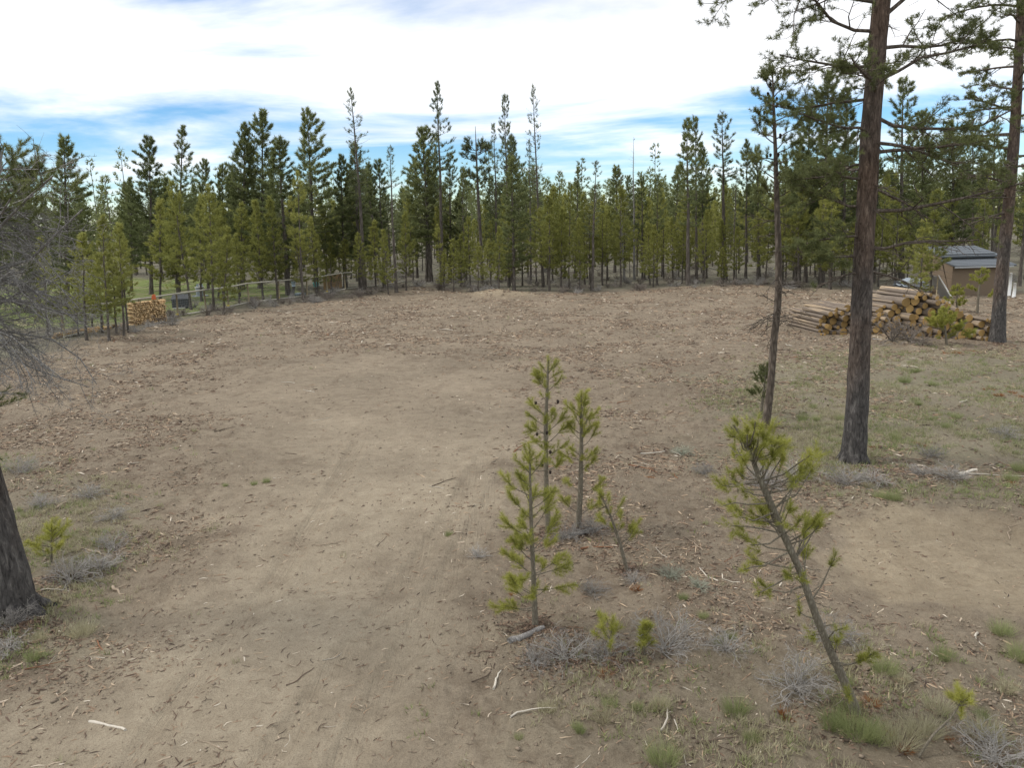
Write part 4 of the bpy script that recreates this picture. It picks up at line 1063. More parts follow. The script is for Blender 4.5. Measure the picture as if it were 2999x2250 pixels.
# ------------------------------------------------------------------ log pile
def log_pile():
    rng = np.random.RandomState(41)
    A = G0(2392, 975); Bp = G0(2925, 1003)
    line = Bp - A; Lp = np.linalg.norm(line[:2]); ldir = unit(line * [1, 1, 0])
    view = unit(np.array([A[0] + Bp[0], A[1] + Bp[1], 0]))
    th = math.radians(33)
    axis = unit(np.array([view[0] * math.cos(th) - view[1] * math.sin(th), view[0] * math.sin(th) + view[1] * math.cos(th), 0]))   # back and to the left
    perp = np.array([axis[1], -axis[0], 0])                      # across the pile, to the right
    kc = ldir @ perp                                             # metres of perp per metre of line
    Wd = Lp * kc
    xs = np.array([0, 60, 110, 150, 200, 240, 290, 330, 370, 410, 460, 510, 533]) / 533.0 * Wd
    hs = np.array([1.0, 1.15, 1.35, 1.30, 1.15, 1.55, 2.0, 2.05, 1.8, 1.4, 1.15, 0.95, 0.6])
    circ = []
    def ok(x, z, r):
        for cx, cz, c_r in circ:
            if (x - cx) ** 2 + (z - cz) ** 2 < (r + c_r - 0.004) ** 2: return False
        return z >= r - 1e-6
    for it in range(380):
        r = float(np.clip(rng.gamma(6, 0.0185), 0.055, 0.20))
        cand = []
        for q in range(40):
            x = rng.uniform(r, Wd - r); cand.append((x, r))
        for i, (cx, cz, c_r) in enumerate(circ):
            for j in range(i + 1, len(circ)):
                dx, dz, d_r = circ[j]
                dist = math.hypot(dx - cx, dz - cz); R1, R2 = c_r + r, d_r + r
                if dist > R1 + R2 or dist < abs(R1 - R2) + 1e-6: continue
                a = (R1 * R1 - R2 * R2 + dist * dist) / (2 * dist); h = math.sqrt(max(0, R1 * R1 - a * a))
                ux, uz = (dx - cx) / dist, (dz - cz) / dist
                for s in (1, -1):
                    x, z = cx + a * ux - s * h * uz, cz + a * uz + s * h * ux
                    if min(cx, dx) - 0.02 < x < max(cx, dx) + 0.02 and z > min(cz, dz): cand.append((x, z))
        cand.sort(key=lambda c: c[1] + rng.rand() * 0.12)
        for x, z in cand:
            if r <= x <= Wd - r and z + r <= np.interp(x, xs, hs) and ok(x, z, r):
                circ.append((x, z, r)); break
    me_cache = []
    for k in range(10):
        mb, mc = MB(), MB()
        n = 12; t = np.linspace(0, 1, n); rr = 1.0 - 0.20 * t + 0.03 * np.sin(t * 9 + k) + rng.normal(0, 0.012, n)
        path = np.stack([0.10 * np.sin(t * 2.2 + k) * t, 0.08 * np.sin(t * 3 + 2 * k) * t, t], 1)
        sides = 12
        a = np.linspace(0, 2 * math.pi, sides, endpoint=False)
        lump = 1 + 0.04 * np.sin(3 * a + k) + rng.normal(0, 0.012, sides)
        V = np.stack([path[:, 0:1] + rr[:, None] * lump * np.cos(a), path[:, 1:2] + rr[:, None] * lump * np.sin(a), np.repeat(t[:, None], sides, 1)], -1).reshape(-1, 3)
        i = np.arange(n - 1)[:, None] * sides; j = np.arange(sides)[None]; j2 = (j + 1) % sides
        F = np.stack([i + j, i + j2, i + sides + j2, i + sides + j], -1).reshape(-1, 4)
        V = np.vstack([V, [path[-1]]]); kk = (n - 1) * sides
        mb.add(V, [(len(V) - 1, kk + q, kk + (q + 1) % sides) for q in range(sides)], F)
        ring = np.stack([lump * 0.955 * np.cos(a), lump * 0.955 * np.sin(a), np.full(sides, 0.0)], 1)
        ring0 = np.stack([lump * np.cos(a), lump * np.sin(a), np.full(sides, 0.0)], 1)
        Vc = np.vstack([ring0, ring + [0, 0, -0.001], [[0, 0, -0.0015]]])
        mc.add(Vc, [(2 * sides, sides + (q + 1) % sides, sides + q) for q in range(sides)], [(q, sides + q, sides + (q + 1) % sides, (q + 1) % sides) for q in range(sides)])
        me_cache.append((mb.mesh('log_body', M['log']), mc.mesh('log_cut_face', M['cut'], False)))
    GL = 'logs of the stacked log pile'
    base_z = min(hz(A[0], A[1]), hz(Bp[0], Bp[1])) - 0.03
    for k, (x, z, r) in enumerate(circ):
        s = x / kc
        front = A + ldir * s
        # slide so the end lies on the pile's front line
        pos = front + axis * rng.uniform(-0.25, 0.45); pos[2] = base_z + z
        ln = rng.uniform(2.3, 3.3)
        R = axis_rot(axis + np.array([0, 0, rng.normal(0, 0.006)]))
        bm, cm = me_cache[k % 10]
        e = empty('log', (0, 0, 0))
        e.matrix_world = Matrix.Translation(pos.tolist()) @ Matrix(R.tolist()).to_4x4() @ Matrix.Rotation(rng.rand() * 6.28, 4, 'Z') @ Matrix.Diagonal((r, r, ln, 1))
        obj('bark', bm, e); obj('cut_end', cm, e)
        big, low = r > 0.165, z < 0.22
        if big: lab = 'thick log with wide orange cut end in the log pile'
        elif r < 0.09: lab = 'thin pole with small cut end in the log pile'
        elif low: lab = 'medium log lying on the ground row of the log pile'
        else: lab = 'medium log with orange cut end stacked in the log pile'
        tag(e, lab, 'log', GL + (', thick' if big else ', thin' if r < 0.09 else ', bottom row' if low else ''))
    return A, Bp, axis, ldir, base_z
PILE = log_pile()

# ------------------------------------------------------------------ shrubs, brush, grass prototypes
def shrub_mesh(seed, R, stems, kids, mat, rmin=0.0025, droop=-0.03, tone=0.5):
    rng = np.random.RandomState(seed); mb = MB()
    P = dict(levels=3, kids=kids, wig=[0.24, 0.34, 0.36], trop=[droop - 0.06, -0.02, 0.04], ang=0.7, ratio=0.52, rmin=rmin, leaf=0, tuft=0.1, s0=0.2, tone=tone)
    for k in range(stems):
        az = rng.rand() * 6.28; el = rng.uniform(0.25, 1.35)
        grow(mb, None, [rng.normal(0, 0.05) * R, rng.normal(0, 0.05) * R, -0.02], [math.cos(az) * math.cos(el), math.sin(az) * math.cos(el), math.sin(el)], R * rng.uniform(0.6, 1.1), rmin * 2.6, 0, P, rng)
    return mb.mesh('shrub', mat)
def twig_mat(name, a, b):
    m, t, bb = new_mat(name)
    at = N(t, 'ShaderNodeAttribute', attribute_name='tone'); oi = t.nodes.new('ShaderNodeObjectInfo')
    n1 = noise(t, 6, 3, 0.6, coords(t))
    c = mixc(t, n1, a, b); c = mixc(t, 1.0, c, MAPR(t, oi.outputs['Random'], 0, 1, 0.75, 1.25), 'MULTIPLY')
    L(t, c, bb.inputs['Base Color']); return m
M['twig_grey'] = twig_mat('twig_grey', (0.20, 0.185, 0.165), (0.40, 0.375, 0.345))
M['twig_brown'] = twig_mat('twig_brown', (0.14, 0.115, 0.095), (0.26, 0.225, 0.19))
M['twig_sage'] = twig_mat('twig_sage', (0.19, 0.20, 0.15), (0.34, 0.345, 0.27))
SH_NEAR = [shrub_mesh(100 + i, 0.42, 26, [6, 4], M['twig_grey'], 0.0021) for i in range(4)]
SH_SAGE = [shrub_mesh(120 + i, 0.40, 24, [6, 4], M['twig_sage'], 0.0026) for i in range(2)]
SH_FAR = [shrub_mesh(140 + i, 0.62, 14, [5, 4], M['twig_brown'], 0.006) for i in range(3)] + [shrub_mesh(150 + i, 0.62, 14, [5, 4], M['twig_grey'], 0.006) for i in range(2)]
def put(name, me, p, s, rz, label, cat, group=None, sz=None, sink=0.0):
    o = obj(name, me); o.location = (p[0], p[1], p[2] - sink); o.rotation_euler = (0, 0, rz); o.scale = (s, s, sz if sz else s)
    return tag(o, label, cat, group)
rngS = np.random.RandomState(9)
NEAR_SH = [(1660, 1925, 1.15, 'upright silvery grey bush beside the small fallen log'), (1560, 1945, .8, 'flattened grey twigs in front of the fallen log'), (1775, 1925, 1.0, 'grey bush behind the low spreading seedling'), (1950, 1900, 1.35, 'wide bleached bush right of the bright seedling'),
           (1740, 1560, 1.0, 'grey bush wrapped round the sapling with the bright upper half'), (1655, 1580, .9, 'grey bush between the two slim saplings'), (1740, 1735, .7, 'small sparse grey bush left of the bent sapling'), (1855, 1710, .6, 'small pale twiggy bush at the foot of the bent sapling'),
           (2130, 1905, .9, 'pale bush in the grass left of the leaning young pine'), (2330, 2020, 1.3, 'grey brush left of the leaning pine base'), (2240, 1420, 1.4, 'dark grey brush heap under the leaning pine crown'), (2330, 1400, 1.2, 'grey brush between the slim pine and the charred trunk'),
           (2480, 1420, 1.4, 'grey brown bush in front of the charred trunk'), (2560, 1410, 1.2, 'low brush right of the charred trunk'), (2780, 1400, 1.3, 'flat grey brush behind the sandy hollow'), (2700, 1390, 1.0, 'twiggy brush with bleached sticks behind the sandy hollow'),
           (2920, 2235, 1.1, 'pale twiggy bush at the foot of a grass clump'), (2060, 1390, .8, 'small bush at the edge of the sandy track'), (2000, 1330, .9, 'grey sage bush at the edge of the bare soil'), (30, 1830, 1.1, 'grey bush around the flared root of the leaning pine'),
           (20, 1890, .9, 'dark twiggy brush below the flared root'), (210, 1700, 1.2, 'spreading grey bush around the bright seedling by the flared pine'), (290, 1660, 1.2, 'wide flattened grey bush right of the bright seedling'), (330, 1610, 1.0, 'grey bush at the edge of the sandy ground by the flared pine'),
           (120, 1480, 1.0, 'grey bush behind the leaning flared pine'), (260, 1450, .9, 'thin grey bush beyond the flared pine'), (330, 1520, .8, 'sparse twiggy bush in the chip litter'), (60, 1380, 1.2, 'tall grey bush under the dead branches'), (2720, 1340, 1.0, 'bush with a bleached forked stick'), (2950, 1280, 1.3, 'round grey bush in the dry grass beyond the sandy hollow'),
           (1400, 1630, .6, 'small grey tuft left of the bushy sapling'), (2050, 1730, .6, 'small sage bush in the open sandy ground'), (1960, 1690, .7, 'faint sage bush right of the bent sapling'), (2440, 1880, 1.0, 'brush behind the leaning pine trunk')]
for k, (x, y, s, lab) in enumerate(NEAR_SH):
    me = SH_SAGE[k % 2] if 'sage' in lab else SH_NEAR[k % 4]
    put('shrub', me, G(x, y), s, rngS.rand() * 6.28, lab, 'shrub', 'leafless grey shrubs on the open ground', sz=s * (0.6 if 'flat' in lab or 'low' in lab else 0.85))
FG, FL = 'low grey brush along the wood edge', 'low grey leafless brush at the edge of the wood'
cnt = 0
while cnt < 230:
    if rngS.rand() < 0.62:
        t = rngS.rand(); i = rngS.randint(2, 11); a, b = CLEAR[i], CLEAR[i + 1]
        p = a + (b - a) * t; nrm = np.array([p[0], p[1]]) / np.hypot(p[0], p[1]); dd = abs(rngS.normal(0, 4.5)) - 0.8
        x, y = p[0] + nrm[0] * dd, p[1] + nrm[1] * dd
    else:
        d = ray(rngS.uniform(1150, 3000), 780); az = math.atan2(d[0], d[1]); dd = rngS.uniform(56, 85); x, y = dd * math.sin(az), dd * math.cos(az)
    if poly_sd(np.array([x]), np.array([y]), CLEAR)[0] > 1.5: continue
    fi = rngS.randint(5); FL = 'low brown leafless brush at the edge of the wood' if fi < 3 else 'low pale grey leafless brush at the edge of the wood'
    put('shrub', SH_FAR[fi], (x, y, hz(x, y)), rngS.uniform(0.7, 1.6), rngS.rand() * 6.28, FL, 'shrub', FL.replace('low ', 'bushes of low '), sz=rngS.uniform(0.7, 1.1)); cnt += 1

def grass_mesh(seed, n, Lb, w, mat, spread=0.6, r=0.06, tone=0.5):
    rng = np.random.RandomState(seed); mb = MB()
    a = rng.rand(n) * 6.28; rr = r * np.sqrt(rng.rand(n))
    B = np.stack([rr * np.cos(a), rr * np.sin(a), np.full(n, -0.01)], 1)
    D = np.stack([rr * np.cos(a) / r * spread, rr * np.sin(a) / r * spread, np.ones(n)], 1) + rng.normal(0, 0.12, (n, 3))
    needles(mb, B, D, np.zeros(n), 3, Lb, w, 0.35, rng, np.clip(rng.normal(tone, 0.15, n), 0, 1), 0.2)
    return mb.mesh('grass', mat, False)
GR_G = [grass_mesh(200 + i, 170, 0.17, 0.0022, M['grass_green'], 0.7, 0.08) for i in range(3)]
GR_D = [grass_mesh(210 + i, 170, 0.15, 0.0022, M['grass_dry'], 0.9, 0.08) for i in range(3)]
GRASS = [(2510, 2150, 1.7, 0), (2440, 2130, 1.3, 0), (2565, 2165, 1.2, 0), (2480, 2080, 1.1, 0), (2155, 2090, 1.3, 0), (1940, 2235, 1.4, 0), (2110, 1885, .8, 0), (2140, 1870, .7, 0), (2470, 2000, .9, 0), (2590, 1965, 1.3, 0), (2765, 1930, 1.0, 0), (2935, 1855, 1.2, 0), (2990, 1930, 1.4, 0),
         (2640, 2000, .9, 1), (2750, 2080, 1.3, 1), (2870, 2100, .7, 0), (2700, 2150, 1.6, 1), (2630, 2170, 1.8, 1), (2880, 2160, 1.6, 1), (2950, 2020, 1.0, 1), (240, 1855, 1.5, 1), (100, 1930, .9, 0), (115, 1880, .9, 1), (780, 1415, .7, 0), (745, 1422, .6, 0), (660, 1425, .5, 0), (1315, 1572, .6, 0),
         (1785, 2065, .7, 0), (1865, 2080, .6, 0), (1520, 2165, .4, 0), (1690, 2140, .5, 0), (1700, 2150, .5, 0), (2200, 2160, .7, 0), (2000, 1760, .6, 0), (2060, 1810, .6, 0), (1770, 2110, 1.1, 1), (1600, 2080, .8, 1), (1935, 2075, .9, 1), (2620, 1465, 1.2, 0), (2580, 1460, 1.2, 0), (2540, 1430, 1.0, 1),
         (2480, 1075, 1.2, 0), (2650, 1120, 1.6, 0), (2680, 1090, 1.2, 0), (2730, 1130, 1.0, 0), (2690, 1185, .9, 0), (2570, 1268, 1.0, 0), (2620, 1285, 1.2, 0), (2800, 1225, 1.1, 0), (2770, 1255, 1.0, 0), (2380, 1195, .9, 0), (2350, 1230, 1.1, 0), (2390, 1232, 1.0, 0), (2460, 1230, 1.0, 0), (2990, 1380, 1.4, 0), (2960, 1410, 1.2, 0), (2860, 1450, .8, 1)]
for k, (x, y, s, dry) in enumerate(GRASS):
    put('grass_clump', (GR_D if dry else GR_G)[k % 3], G(x, y), s, rngS.rand() * 6.28, 'dry straw coloured grass clump on the open ground' if dry else 'green bunch grass clump on the open ground', 'grass clump', 'dry grass clumps' if dry else 'green grass clumps')

def grass_stuff():
    rng = np.random.RandomState(61)
    for nm, mat, n, lab, tn in (('dry_grass', 'grass_dry', 7500, 'sparse dry grass scattered over the soil', 0.45), ('green_grass', 'grass_green', 3600, 'sparse green grass scattered over the soil', 0.5)):
        az = np.radians(rng.uniform(-37, 37, n * 12)); dd = 6.0 * (48 / 6.0) ** rng.rand(n * 12)
        x, y = dd * np.sin(az), dd * np.cos(az)
        wn = (fbm(x * 0.5 + 3, y * 0.5, 3) - 0.5) * 4
        pr = 0.9 * sstep(-1, 2, poly_sd(x, y, Z_GRASS) + wn) + (0.07 if 'green' in nm else 0.10) * sstep(-0.5, 1, poly_sd(x, y, Z_LOW) + wn * 0.4) + 0.5 * sstep(-0.5, 1, poly_sd(x, y, Z_LEFT) + wn * 0.4) + 0.012
        pr *= (1 - 0.97 * sstep(-0.3, 0.3, poly_sd(x, y, Z_PIT))) * (1 - 0.97 * sstep(-1, 1, poly_sd(x, y, Z_SAND)))
        pr *= sstep(0.42, 0.66, fbm(x * 1.1 + (20 if 'green' in nm else 0), y * 1.1, 3))
        keep = np.where(rng.rand(n * 12) < pr)[0][:n]
        x, y = x[keep], y[keep]; m_ = len(x); z = hgt(x, y)
        mb = MB(); k = 7
        B = np.repeat(np.stack([x, y, z - 0.01], 1), k, 0); B[:, :2] += rng.normal(0, 0.045, (m_ * k, 2))
        D = rng.normal(0, 0.5, (m_ * k, 3)); D[:, 2] = 1
        r = np.repeat(np.hypot(x, y), k)
        needles(mb, B, D, np.zeros(m_ * k), 2, 0.085 + 0.0016 * r[:, None], 0.0035 + 0.00035 * float(np.median(r)), 0.4, rng, np.clip(rng.normal(tn, 0.18, m_ * k), 0, 1), 0.1)
        tag(obj(nm, mb.mesh(nm, M[mat], False)), lab, 'grass', None, 'stuff')
grass_stuff()

# ------------------------------------------------------------------ litter: chips, clods (stuff) and single sticks (things)
def chip_mat():
    m, t, b = new_mat('wood_chips')
    a = N(t, 'ShaderNodeAttribute', attribute_name='tone')
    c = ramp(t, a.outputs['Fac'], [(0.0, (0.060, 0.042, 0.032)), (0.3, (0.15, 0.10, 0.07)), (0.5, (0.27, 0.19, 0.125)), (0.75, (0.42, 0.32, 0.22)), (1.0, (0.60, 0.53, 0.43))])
    L(t, c, b.inputs['Base Color']); return m
M['chips'] = chip_mat()
def litter():
    rng = np.random.RandomState(71)
    def scatter(n, far, pw):
        az = np.radians(rng.uniform(-37, 37, n)); dd = 6.0 * (far / 6.0) ** (rng.rand(n) ** pw)
        return dd * np.sin(az), dd * np.cos(az), dd
    def density(x, y):
        w = (fbm(x * 0.35 + 8, y * 0.35, 3) - 0.5) * 3.5
        s = sstep(-1.5, 0.8, poly_sd(x, y, Z_SAND) + w); p = sstep(-0.3, 0.4, poly_sd(x, y, Z_PIT))
        cl = sstep(-0.5, 0.5, poly_sd(x, y, CLEAR))
        patch = 0.10 + 0.90 * sstep(0.42, 0.64, fbm(x * 0.7, y * 0.7, 4, 0.6))
        return cl * (1 - 0.965 * s) * (1 - 0.93 * p) * patch
    x, y, d = scatter(260000, 66, 0.52); k = rng.rand(len(x)) < density(x, y); x, y, d = x[k], y[k], d[k]
    n = len(x); z = hgt(x, y)
    ln = 0.014 + (0.15 + 0.004 * d) * rng.rand(n) ** 5 + 0.0022 * d; w = np.minimum(ln * rng.uniform(0.07, 0.30, n), 0.008 + 0.0014 * d); th = np.minimum(w * 0.6, 0.03)
    a = rng.rand(n) * math.pi; u = np.stack([np.cos(a), np.sin(a), rng.normal(0, 0.16, n)], 1); v = np.stack([-np.sin(a), np.cos(a), rng.normal(0, 0.2, n)], 1)
    c = np.stack([x, y, z + th * 0.15], 1)
    V = np.stack([c - u * ln[:, None] / 2, c + u * ln[:, None] / 2 * 0.6 - v * w[:, None] / 2, c + u * ln[:, None] / 2 + v * w[:, None] / 2 * 0.6, c + u * (ln * 0.08)[:, None] + np.stack([0 * th, 0 * th, th], 1), c - u * (ln * 0.2)[:, None] + v * (w * 0.6)[:, None]], 1).reshape(-1, 3)
    i = np.arange(n)[:, None] * 5
    F = np.concatenate([i + [0, 1, 3], i + [1, 2, 3], i + [2, 4, 3], i + [4, 0, 3]], 0)
    tone = np.clip(rng.normal(0.37, 0.22, n) + (rng.rand(n) < 0.06) * (0.15 + 0.008 * d), 0, 1); C = np.repeat(tone, 5); C = np.stack([C, C, C, np.ones_like(C)], 1)
    mb = MB(); mb.add(V, F, None, C)
    tag(obj('wood_chips', mb.mesh('wood_chips', M['chips'], False)), 'wood chips and bark slivers littering the cleared soil', 'wood chips', None, 'stuff')
    x, y, d = scatter(5200, 30, 0.9); n = len(x); z = hgt(x, y); ln = rng.uniform(0.02, 0.13, n) ** 1.0; a = rng.rand(n) * math.pi; w = 0.0022 + 0.0003 * d
    u = np.stack([np.cos(a), np.sin(a), rng.normal(0, 0.06, n)], 1) * ln[:, None] / 2; v = np.stack([-np.sin(a), np.cos(a), 0 * a], 1) * w[:, None]; c = np.stack([x, y, z + 0.006], 1)
    bow = np.stack([-np.sin(a), np.cos(a), 0 * a], 1) * (ln * rng.normal(0, 0.14, n))[:, None]
    V = np.stack([c - u - v, c - u + v, c + bow + v + [0, 0, 0.004], c + bow - v, c + u + v * 0.5, c + u - v * 0.5], 1).reshape(-1, 3); i = np.arange(n)[:, None] * 6
    tn = np.clip(rng.normal(0.42, 0.28, n), 0, 1).repeat(6); mb = MB(); mb.add(V, None, np.concatenate([i + [0, 1, 2, 3], i + [3, 2, 4, 5]], 0), np.stack([tn, tn, tn, np.ones_like(tn)], 1))
    tag(obj('twig_litter', mb.mesh('twig_litter', M['chips'], False)), 'hair thin twigs strewn over the sandy track', 'twig litter', None, 'stuff')
    # clods of soil
    x, y, d = scatter(95000, 50, 0.66); k = rng.rand(len(x)) < (density(x, y) * 0.95 + 0.02); x, y, d = x[k], y[k], d[k]
    n = len(x); z = hgt(x, y); s = (0.005 + 0.020 * rng.rand(n) ** 3 + 0.0007 * d)
    o6 = np.array([[1, 0, 0], [-1, 0, 0], [0, 1, 0], [0, -1, 0], [0, 0, 1], [0, 0, -1]], float)
    V = np.stack([x, y, z + s * 0.15], 1)[:, None] + o6[None] * s[:, None, None] * rng.uniform(0.6, 1.3, (n, 6, 1)) * [1.15, 1.15, 0.6]
    V += rng.normal(0, 0.2, (n, 6, 3)) * s[:, None, None]
    f8 = np.array([[0, 2, 4], [2, 1, 4], [1, 3, 4], [3, 0, 4], [2, 0, 5], [1, 2, 5], [3, 1, 5], [0, 3, 5]])
    F = (np.arange(n)[:, None, None] * 6 + f8[None]).reshape(-1, 3)
    mb = MB(); mb.add(V.reshape(-1, 3), F); me = mb.mesh('soil_clods', M['clod'], True)
    tag(obj('soil_clods', me), 'small crumbly soil clods over the bare ground', 'soil clods', None, 'stuff')
    return density
M['clod'] = plain('soil_clod', (0.225, 0.178, 0.13), 0.95, 4.0, 0.45)
density = litter()

def stick_mesh(seed, mat, n=7, curve=0.12, forks=1, taper=0.45, sides=6, r=0.018):
    rng = np.random.RandomState(seed); mb = MB()
    t = np.linspace(-0.5, 0.5, n); wob = np.cumsum(rng.normal(0, curve, n)) * 0.14; wob -= np.linspace(wob[0], wob[-1], n)
    wob += curve * 0.9 * rng.choice([-1, 1]) * (0.25 - t ** 2)
    P = np.stack([t, wob, np.abs(rng.normal(0, 0.012, n))], 1)
    rad = np.linspace(r, r * taper, n) * (1 + rng.normal(0, 0.06, n))
    tube(mb, P, rad, sides, cap=True)
    for k in range(forks):
        i = rng.randint(n // 3, n - 1); s = rng.choice([-1, 1]); ln = rng.uniform(0.12, 0.3)
        d = unit([1, s * rng.uniform(0.5, 1.1), rng.uniform(0, 0.25)])
        tube(mb, [P[i], P[i] + d * ln * 0.5, P[i] + d * ln + [0, s * 0.02, 0]], [rad[i] * 0.7, rad[i] * 0.5, rad[i] * 0.3], 4, cap=True)
    return mb.mesh('stick', M[mat])
ST = {m: [stick_mesh(300 + 10 * j + i, m, curve=(0.10, 0.22, 0.38)[i % 3], forks=(0, 1, 0, 2, 1)[i % 5], r=(0.018, 0.022, 0.014, 0.016, 0.028)[i % 5]) for i in range(5)] for j, m in enumerate(('stick', 'stick_dark', 'stick_pale', 'stick_red'))}
LG = [stick_mesh(400 + i, m, n=9, curve=0.10, forks=0, taper=0.75, sides=9, r=0.055) for i, m in enumerate(('stick_pale', 'dead', 'stick'))]
def put_stick(me, p, q, label, group, thick=1.0, name='stick', cat='stick'):
    p, q = np.asarray(p), np.asarray(q)
    v = q - p; ln = np.linalg.norm(v); c = (p + q) / 2
    o = obj(name, me); o.location = (c[0], c[1], (p[2] + q[2]) / 2 + 0.010 * ln * thick * 0.8)
    o.rotation_euler = (0, -math.atan2(v[2], np.hypot(v[0], v[1])), math.atan2(v[1], v[0])); o.scale = (ln, ln * thick, ln * thick)
    return tag(o, label, cat, group)
def st_px(me, a, b, label, thick=1.0, **kw): return put_stick(me, G(*a), G(*b), label, kw.pop('group', 'sticks picked out on the ground'), thick, **kw)
NAMED = [('LG', 0, (262, 2117), (368, 2143), 'thick bleached crooked stick alone on the sandy track', .62), ('LG', 1, (1490, 1884), (1592, 1840), 'short grey log half under the bushy sapling', 1.5), ('LG', 1, (1668, 1572), (1736, 1552), 'grey log piece below the slim sapling', 1.5),
         ('stick_pale', 3, (1975, 2110), (2010, 2245), 'long bleached forked branch on the grassy ground', .8), ('stick_pale', 0, (2760, 1385), (3010, 1400), 'long straight bleached pole behind the sandy hollow', .55), ('LG', 0, (2806, 1396), (2860, 1380), 'short thick bleached stick beside the long pole', 1.3),
         ('stick_dark', 1, (838, 2010), (920, 1958), 'dark bent stick in the middle of the track', 1.0), ('stick_dark', 3, (1265, 1425), (1335, 1402), 'dark forked twig bundle on the sandy ground', 1.1), ('stick', 3, (862, 1592), (890, 1618), 'forked root on the sandy track', 1.4), ('stick_red', 0, (1505, 1325), (1540, 1302), 'reddish broken stick behind the bushy sapling', 1.5),
         ('stick_red', 1, (1840, 1365), (1925, 1390), 'long reddish curved stick right of the saplings', .9), ('stick_pale', 4, (1876, 1330), (1950, 1325), 'pale thick stick on the soil right of the saplings', 1.2), ('stick_red', 4, (1582, 1368), (1648, 1370), 'reddish stick lying behind the slim sapling', 1.1),
         ('stick', 2, (1100, 1845), (1160, 1836), 'short brown stick on the track', 1.3), ('stick_pale', 2, (945, 2130), (1010, 2120), 'thin straight pale twig on the track', 1.0), ('stick_pale', 2, (834, 2190), (846, 2150), 'small curled pale twig on the track', 1.2), ('stick_dark', 0, (395, 2250), (425, 2235), 'dark pointed stick on the bare sand of the track', 1.6),
         ('stick', 1, (640, 1710), (690, 1690), 'thin brown stick left of the track', 1.0), ('stick_pale', 4, (2810, 1180), (2830, 1175), 'pale stub in the dry grass', 1.5), ('stick_pale', 1, (2640, 1075), (2690, 1082), 'pale stick below the log pile', 1.2), ('stick_pale', 4, (2715, 1900), (2748, 1926), 'flat split board in the sandy hollow', 2.2), ('stick_pale', 4, (2862, 1860), (2880, 1895), 'second flat split board in the sandy hollow', 2.2),
         ('stick_pale', 3, (2000, 2010), (2070, 2040), 'branching bleached root in the grassy ground', 1.2), ('stick_pale', 0, (1445, 2020), (1468, 1965), 'weathered split slab at the track edge', 2.6), ('LG', 2, (2160, 1135), (2270, 1142), 'fallen pole at the foot of the slim pine', .7), ('stick_pale', 0, (2310, 1115), (2380, 1120), 'straight pale stick right of the slim pine', .8),
         ('LG', 2, (2100, 1137), (2160, 1133), 'short pole left of the slim pine', .6), ('stick', 4, (225, 1690), (245, 1680), 'chunk of tan bark by the flared pine', 3.0), ('stick', 4, (330, 1722), (368, 1738), 'larger chunk of tan bark by the flared pine', 2.6), ('stick', 4, (165, 1492), (190, 1470), 'splintered tan stick near the grey bush', 2.2),
         ('stick_pale', 1, (120, 1730), (210, 1736), 'thin pale stick on the flared root', .8), ('stick_red', 3, (285, 1880), (308, 1915), 'rust coloured twig at the track edge', 1.4), ('stick_pale', 2, (330, 1895), (358, 1875), 'white twig by the rust coloured twig', 1.0), ('stick_pale', 4, (2655, 1045), (2700, 1050), 'pale pole below the dirt mound', 1.0)]
for kind, i, a, b, lab, th in NAMED:
    st_px(LG[i] if kind == 'LG' else ST[kind][i], a, b, lab, th)
def loose_sticks():
    rng = np.random.RandomState(81); done = 0
    lab = {'stick': 'tan stick lying loose on the cleared soil', 'stick_dark': 'dark brown stick lying loose on the cleared soil', 'stick_pale': 'bleached pale stick lying loose on the cleared soil', 'stick_red': 'reddish stick lying loose on the cleared soil'}
    pts = []
    while done < 300:
        az = math.radians(rng.uniform(-35, 35)); dd = 6.3 * (52 / 6.3) ** (rng.rand() ** 0.8); x, y = dd * math.sin(az), dd * math.cos(az)
        if rng.rand() > float(density(np.array([x]), np.array([y]))[0]) + 0.10: continue
        m = rng.choice(['stick', 'stick_dark', 'stick_pale', 'stick_red'], p=[0.42, 0.26, 0.24, 0.08])
        ln = rng.uniform(0.12, 0.45) + 0.008 * dd; a = rng.rand() * math.pi; u = np.array([math.cos(a), math.sin(a)]) * ln / 2
        p = np.array([x - u[0], y - u[1], hz(x - u[0], y - u[1])]); q = np.array([x + u[0], y + u[1], hz(x + u[0], y + u[1])])
        put_stick(ST[m][rng.randint(5)], p, q, lab[m], lab[m].replace(' stick lying', ' sticks lying'), rng.uniform(0.7, 1.3)); done += 1
loose_sticks()

